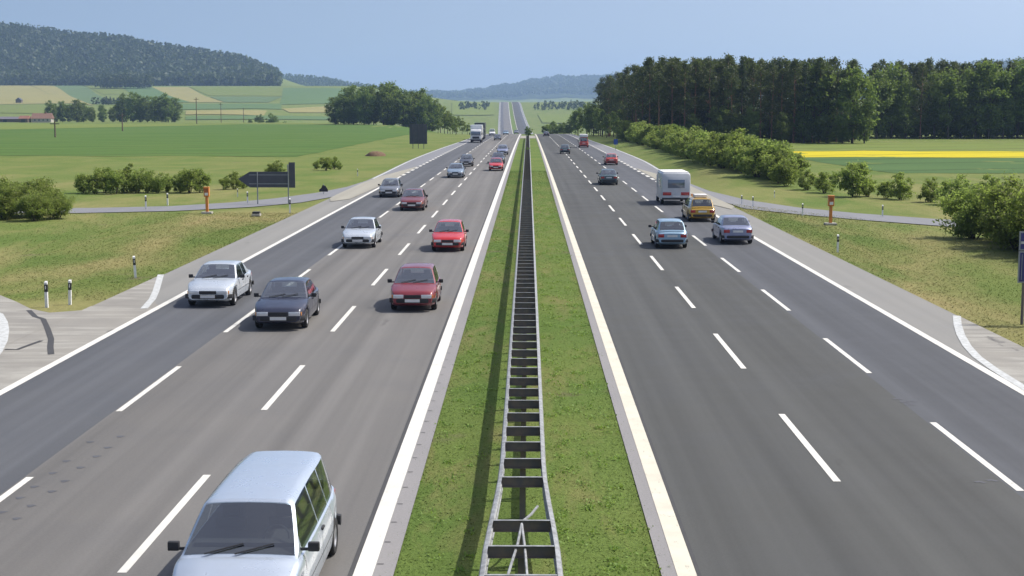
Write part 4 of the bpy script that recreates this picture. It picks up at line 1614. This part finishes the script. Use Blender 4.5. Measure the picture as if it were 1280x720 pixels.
def blue_sign():
    x, y = gp(1278, 404)
    t = thing('blue_road_sign', 'dark blue road sign with pale borders on a post before the thicket', 'sign', (x, y, -.05), -.06)
    s = 1 / 37.7
    for nm, z0, z1 in (('lower_panel', (404 - 351) * s, (404 - 311.5) * s), ('upper_panel', (404 - 310.5) * s, (404 - 287) * s)):
        o = link(nm, MB().box((-.22, -.02, z0), (1.85, .02, z1)).mesh(nm, M['post_grey']), t)
        link('face', MB().box((-.175, -.026, z0 + .045), (1.805, -.0201, z1 - .045)).mesh('face', M['sign_blue']), o)
        if nm == 'upper_panel':
            link('white_stripe', MB().box((-.175, -.031, z0 + .22), (1.805, -.0262, z0 + .30)).mesh('white_stripe', M['paint_worn']), o)
        else:
            link('inner_border', MB().box((-.12, -.031, z0 + .10), (-.10, -.0262, z1 - .10)).mesh('inner_border', M['post_grey']), o)
    for px in (.0, 1.6):
        link('post', MB().tube([(px, .07, -.3), (px, .07, (404 - 288) * s)], .05, 10).mesh('post', M['steel_dark'], 50), t)


blue_sign()


def emergency_phone(x, y, label):
    t = thing('emergency_phone', label, 'emergency phone', (x, y, hz(x, y) - .03))
    link('plinth', MB().box((-.35, -.30, -.05), (.35, .30, .10)).mesh('plinth', M['concrete'], None, .02), t)
    link('column', MB().box((-.09, -.08, .10), (.09, .08, 1.12)).mesh('column', M['orange'], 40, .02), t)
    link('call_box', MB().box((-.18, -.14, 1.121), (.18, .14, 1.72)).mesh('call_box', M['orange'], 40, .03), t)
    link('roof_cap', MB().box((-.20, -.16, 1.721), (.20, .16, 1.79)).mesh('roof_cap', M['orange'], 40, .02), t)
    link('speech_panel', MB().box((-.11, -.152, 1.22), (.11, -.141, 1.40)).mesh('speech_panel', M['white_plastic']), t)
    link('flap', MB().box((-.13, -.152, 1.44), (.13, -.141, 1.66)).mesh('flap', simple('flap_brown', (.36, .11, .035), .5)), t)


emergency_phone(*gp(259, 266), 'orange emergency phone on the grass in front of the arrow sign')
emergency_phone(*gp(1038, 280), 'orange emergency phone on a slab beside the entry slip road')

DEL = {}


def delineator_parts():
    if not DEL:
        tri = lambda s, z: [(-.06 * s, -.04 * s, z), (.06 * s, -.04 * s, z), (.05 * s, .05 * s, z), (-.05 * s, .05 * s, z)]
        DEL['lower'] = MB().loft([tri(1, -.1), tri(1, .60)]).mesh('lower_post', M['white_plastic'])
        DEL['band'] = MB().loft([tri(1.02, .601), tri(1.02, .90)]).mesh('black_band', M['black_plastic'])
        DEL['refl'] = MB().box((-.02, -.047, .71), (.02, -.0425, .85)).mesh('reflector', M['lamp'])
        c = MB()
        c.loft([tri(1, .901), [(-.06, -.04, .98), (.06, -.04, .98), (.05, .05, 1.03), (-.05, .05, 1.03)]])
        DEL['cap'] = c.mesh('top_cap', M['white_plastic'])
    return DEL


def delineator(px, py, label, s=1.0, lean=0):
    x, y = gp(px, py)
    t = thing('delineator_post', label, 'delineator post', (x, y, hz(x, y) - .04), random.uniform(-.2, .2), 'delineator posts', s)
    t.rotation_euler[1] = lean
    p = delineator_parts()
    link('lower_post', p['lower'], t)
    b = link('black_band', p['band'], t)
    link('reflector', p['refl'], b)
    link('top_cap', p['cap'], t)


delineator(58.5, 382.5, 'white delineator post with black band at the rounded grass corner, next to its twin', .92)
delineator(87.5, 379, 'white delineator post beside its twin, on the side towards the motorway', .88, .03)
delineator(169.5, 346, 'lone white delineator post at the grass edge by the hatch border line', .90, -.05)
delineator(182.5, 261, 'plain white delineator post where the exit slip road starts from the thicket', .95)
delineator(209.5, 255.5, 'delineator post behind the exit slip road left of the orange phone', .85)
delineator(297, 245, 'delineator post in the grass beyond the exit slip road, under the arrow tip', .6)
delineator(309.5, 253.5, 'delineator post at the edge of the slip road below the arrow tip', .85)
delineator(362.5, 265, 'delineator post under the end panel of the arrow sign', .95)
delineator(447, 219, 'delineator post on the slope beside the exit lane', .7)
delineator(1047, 314, 'delineator post on the grass below the orange phone of the entry slip road', .85)
delineator(1103, 270, 'delineator post beyond the entry slip road, close to the thicket', .75)
delineator(1003, 268.5, 'delineator post between the orange phone and the caravan beside the slip road', .78)
delineator(941, 257.5, 'nearer of two delineator posts where the entry slip road joins', .72)
delineator(927, 255, 'farther of two delineator posts where the entry slip road joins', .68)
delineator(968, 246, 'delineator post low in the grass of the bank below the hedge', .5)


def gore_marker():
    x, y = gp(404.5, 242)
    t = thing('gore_marker', 'small dark back of a marker sign at the tip of the exit gore', 'marker sign', (x, y, 0))
    link('post', MB().tube([(0, .04, -.1), (0, .04, .8)], .03, 8).mesh('post', M['post_grey'], 50), t)
    link('panel', MB().prism([(-.36, .16), (.36, .16), (.36, .34), (.16, .66), (-.08, .70), (-.20, .44), (-.36, .36)], -.02, .02).mesh('panel', M['black_plastic']), t)


gore_marker()


def drain_cover():
    x, y = gp(320.5, 269.5)
    t = thing('drain_inlet', 'small dark drain inlet in the grass below the arrow sign', 'drain', (x, y, -.03))
    link('rim', MB().box((-.28, -.28, 0), (.28, .28, .16)).mesh('rim', M['concrete'], None, .03), t)
    link('grate', MB().box((-.24, -.24, .161), (.24, .24, .30)).mesh('grate', M['black_plastic'], None, .04), t)


drain_cover()


def small_blue_sign():
    Y = 248
    x = at_px(769, Y)
    t = thing('small_blue_sign', 'small blue roadside sign in front of the hedge by the wood', 'sign', (x, Y, hz(x, Y)))
    link('post', MB().tube([(0, .05, -.2), (0, .05, 1.9)], .04, 8).mesh('post', M['post_grey'], 50), t)
    link('panel', MB().box((-.35, -.02, 1.0), (.35, .02, 1.95)).mesh('panel', simple('bright_blue', (.03, .08, .30), .5)), t)


small_blue_sign()


def utility_pole(px, ytop, ybase, Y, label):
    x = at_px(px, Y)
    z = hz(x, Y)
    h = (ybase - ytop) / F_PX * Y
    t = thing('utility_pole', label, 'utility pole', (x, Y, z), .2, 'utility poles across the fields')
    link('mast', MB().tube([(0, 0, -.5), (0, 0, h)], [.22, .14], 8).mesh('mast', M['wood'], 50), t)
    link('cross_arm', MB().box((-1.1, -.1, h - .9), (1.1, .1, h - .7)).mesh('cross_arm', M['wood']), t)


utility_pole(247.5, 120, 152, 640, 'tall dark utility pole standing at the field edge beyond the farm trees')
utility_pole(278, 127, 151, 800, 'middle one of three utility poles on the far hillside')
utility_pole(306, 132, 152, 900, 'shorter utility pole on the hillside towards the tree clump')
utility_pole(70, 151, 171.5, 350, 'utility pole in the green field below the red roofed farmhouse')
utility_pole(154.5, 143, 165, 440, 'utility pole in the green field in front of the farm trees')


def farmhouse():
    Y = 850
    x = at_px(55, Y)
    t = thing('farmhouse', 'long low farmhouse with orange red tiled roof beside dark trees', 'house', (x, Y, hz(x, Y) + .3), .12)
    link('wall', MB().box((-5.6, -4, -1.0), (5.6, 4, 1.9)).mesh('wall', M['wall']), t)
    r = MB()
    r.loft([[(-6, -4.6, 1.8), (6, -4.6, 1.8), (6, 4.6, 1.8), (-6, 4.6, 1.8)], [(-5.6, -.05, 5.0), (5.6, -.05, 5.0), (5.6, .05, 5.0), (-5.6, .05, 5.0)]])
    ro = link('roof', r.mesh('roof', M['roof_tile']), t)
    link('chimney', MB().box((1.5, -.4, 4.0), (2.2, .4, 5.8)).mesh('chimney', M['roof_tile']), ro)
    for k in (-3.6, -1.2, 1.2, 3.6):
        link('window', MB().box((k - .5, -4.03, .4), (k + .5, -3.99, 1.5)).mesh('window', M['glass']), t)


def barn(px, Y, w, h, label, rm, nm='barn'):
    x = at_px(px, Y)
    t = thing(nm, label, 'barn', (x, Y, hz(x, Y) + .2), .05)
    link('wall', MB().box((-w / 2, -3.5, -1.0), (w / 2, 3.5, h * .55)).mesh('wall', M['wood']), t)
    link('roof', MB().loft([[(-w / 2 - .4, -4, h * .52), (w / 2 + .4, -4, h * .52), (w / 2 + .4, 4, h * .52), (-w / 2 - .4, 4, h * .52)],
                            [(-w / 2 - .2, -.1, h), (w / 2 + .2, -.1, h), (w / 2 + .2, .1, h), (-w / 2 - .2, .1, h)]]).mesh('roof', rm), t)
    link('door', MB().box((-1.2, -3.54, -1.0), (1.2, -3.49, h * .4)).mesh('door', M['black_plastic']), t)


farmhouse()
barn(33, 845, 5, 3.6, 'small brick red barn next to the farmhouse', simple('old_tiles', (.22, .10, .07), .9))
barn(10, 880, 17, 3.0, 'long low dark grey barn at the edge of the fields', simple('slate_roof', (.14, .13, .15), .8))
Xs, Ys = hit(24, 128.5, 700)
t = thing('field_hut', 'tiny dark hut alone on the hillside field', 'hut', (Xs, Ys, hz(Xs, Ys)))
link('wall', MB().box((-3, -2.5, -1), (3, 2.5, 3)).mesh('wall', M['wood']), t)
link('roof', MB().loft([[(-3.4, -3, 2.9), (3.4, -3, 2.9), (3.4, 3, 2.9), (-3.4, 3, 2.9)], [(-.2, -3, 5.5), (.2, -3, 5.5), (.2, 3, 5.5), (-.2, 3, 5.5)]]).mesh('roof', M['sign_back']), t)


def mound(px, py, w, h, label):
    x, y = gp(px, py)
    m = MB()
    rings = []
    for k, (q, zz) in enumerate(((1, 0), (.85, .45), (.6, .8), (.25, 1.0))):
        rings.append([(w / 2 * q * math.cos(a) * (1 + .18 * math.sin(3 * a + k)), 1.2 * q * math.sin(a), h * zz - .1) for a in np.linspace(0, 2 * PI, 14)[:-1]])
    m.loft(rings)
    o = link('soil_mound', m.mesh('soil_mound', simple('soil', (.12, .07, .045), .95, c2=(.17, .11, .06), scale=3), 60))
    o.location = (x, y, hz(x, y))
    tag(o, label, 'soil mound')


mound(469, 193, 3.2, .75, 'low brown heap of soil on the slope above the exit lane')

# ------------------------------------------------------------------ sky, sun, air
SUN_EL, SUN_AZ = math.radians(54), math.radians(76)       # azimuth from +Y towards +X
sd = bpy.data.lights.new('sun', 'SUN')
sd.energy, sd.angle, sd.color = 4.3, math.radians(.53), (1.0, .955, .88)
sun = bpy.data.objects.new('sun', sd)
COL.objects.link(sun)
dirv = Vector((math.sin(SUN_AZ) * math.cos(SUN_EL), math.cos(SUN_AZ) * math.cos(SUN_EL), math.sin(SUN_EL)))
sun.rotation_euler = dirv.to_track_quat('Z', 'Y').to_euler()

world = bpy.data.worlds.new('World')
scene.world = world
world.use_nodes = True
wn = world.node_tree
bg = wn.nodes['Background']
sky = wn.nodes.new('ShaderNodeTexSky')
sky.sky_type = 'NISHITA'
sky.sun_disc = False
sky.sun_elevation = SUN_EL
sky.sun_rotation = SUN_AZ
sky.altitude = 0
sky.air_density, sky.dust_density, sky.ozone_density = 1.0, 4.0, 2.2
SKY_MAP = True
if SKY_MAP:
    tc = wn.nodes.new('ShaderNodeTexCoord')
    mp = wn.nodes.new('ShaderNodeMapping')
    mp.inputs['Location'].default_value = (.20, 0, .14)
    wn.links.new(tc.outputs['Generated'], mp.inputs['Vector'])
    wn.links.new(mp.outputs['Vector'], sky.inputs['Vector'])
wn.links.new(sky.outputs['Color'], bg.inputs['Color'])
bg.inputs['Strength'].default_value = .14

HAZE = True
if HAZE:
    me = MB().box((-9500, -300, -40), (9500, 9800, 260))
    hm = bpy.data.materials.new('haze_air')
    hm.use_nodes = True
    nt = hm.node_tree
    nt.nodes.remove(nt.nodes['Principled BSDF'])
    pv = nt.nodes.new('ShaderNodeVolumePrincipled')
    pv.inputs['Color'].default_value = (.42, .60, .96, 1)
    pv.inputs['Density'].default_value = 1.12e-4
    pv.inputs['Anisotropy'].default_value = .2
    nt.links.new(pv.outputs[0], nt.nodes['Material Output'].inputs['Volume'])
    o = link('haze', me.mesh('haze', hm))
    o['kind'] = 'stuff'
    o['label'], o['category'] = 'thin bluish air haze over the far hills', 'haze'
    o.display_type = 'WIRE'

# ------------------------------------------------------------------ output
scene.render.engine = 'CYCLES'
scene.view_settings.view_transform = 'Standard'
scene.view_settings.look = 'None'
scene.view_settings.gamma = 1
scene.view_settings.exposure = .14
scene.view_settings.use_curve_mapping = False
scene.cycles.use_denoising = True
scene.cycles.max_bounces = 6
scene.cycles.diffuse_bounces = 3
scene.cycles.glossy_bounces = 3
scene.cycles.transmission_bounces = 3
scene.cycles.transparent_max_bounces = 8
scene.cycles.volume_bounces = 1
scene.render.film_transparent = False
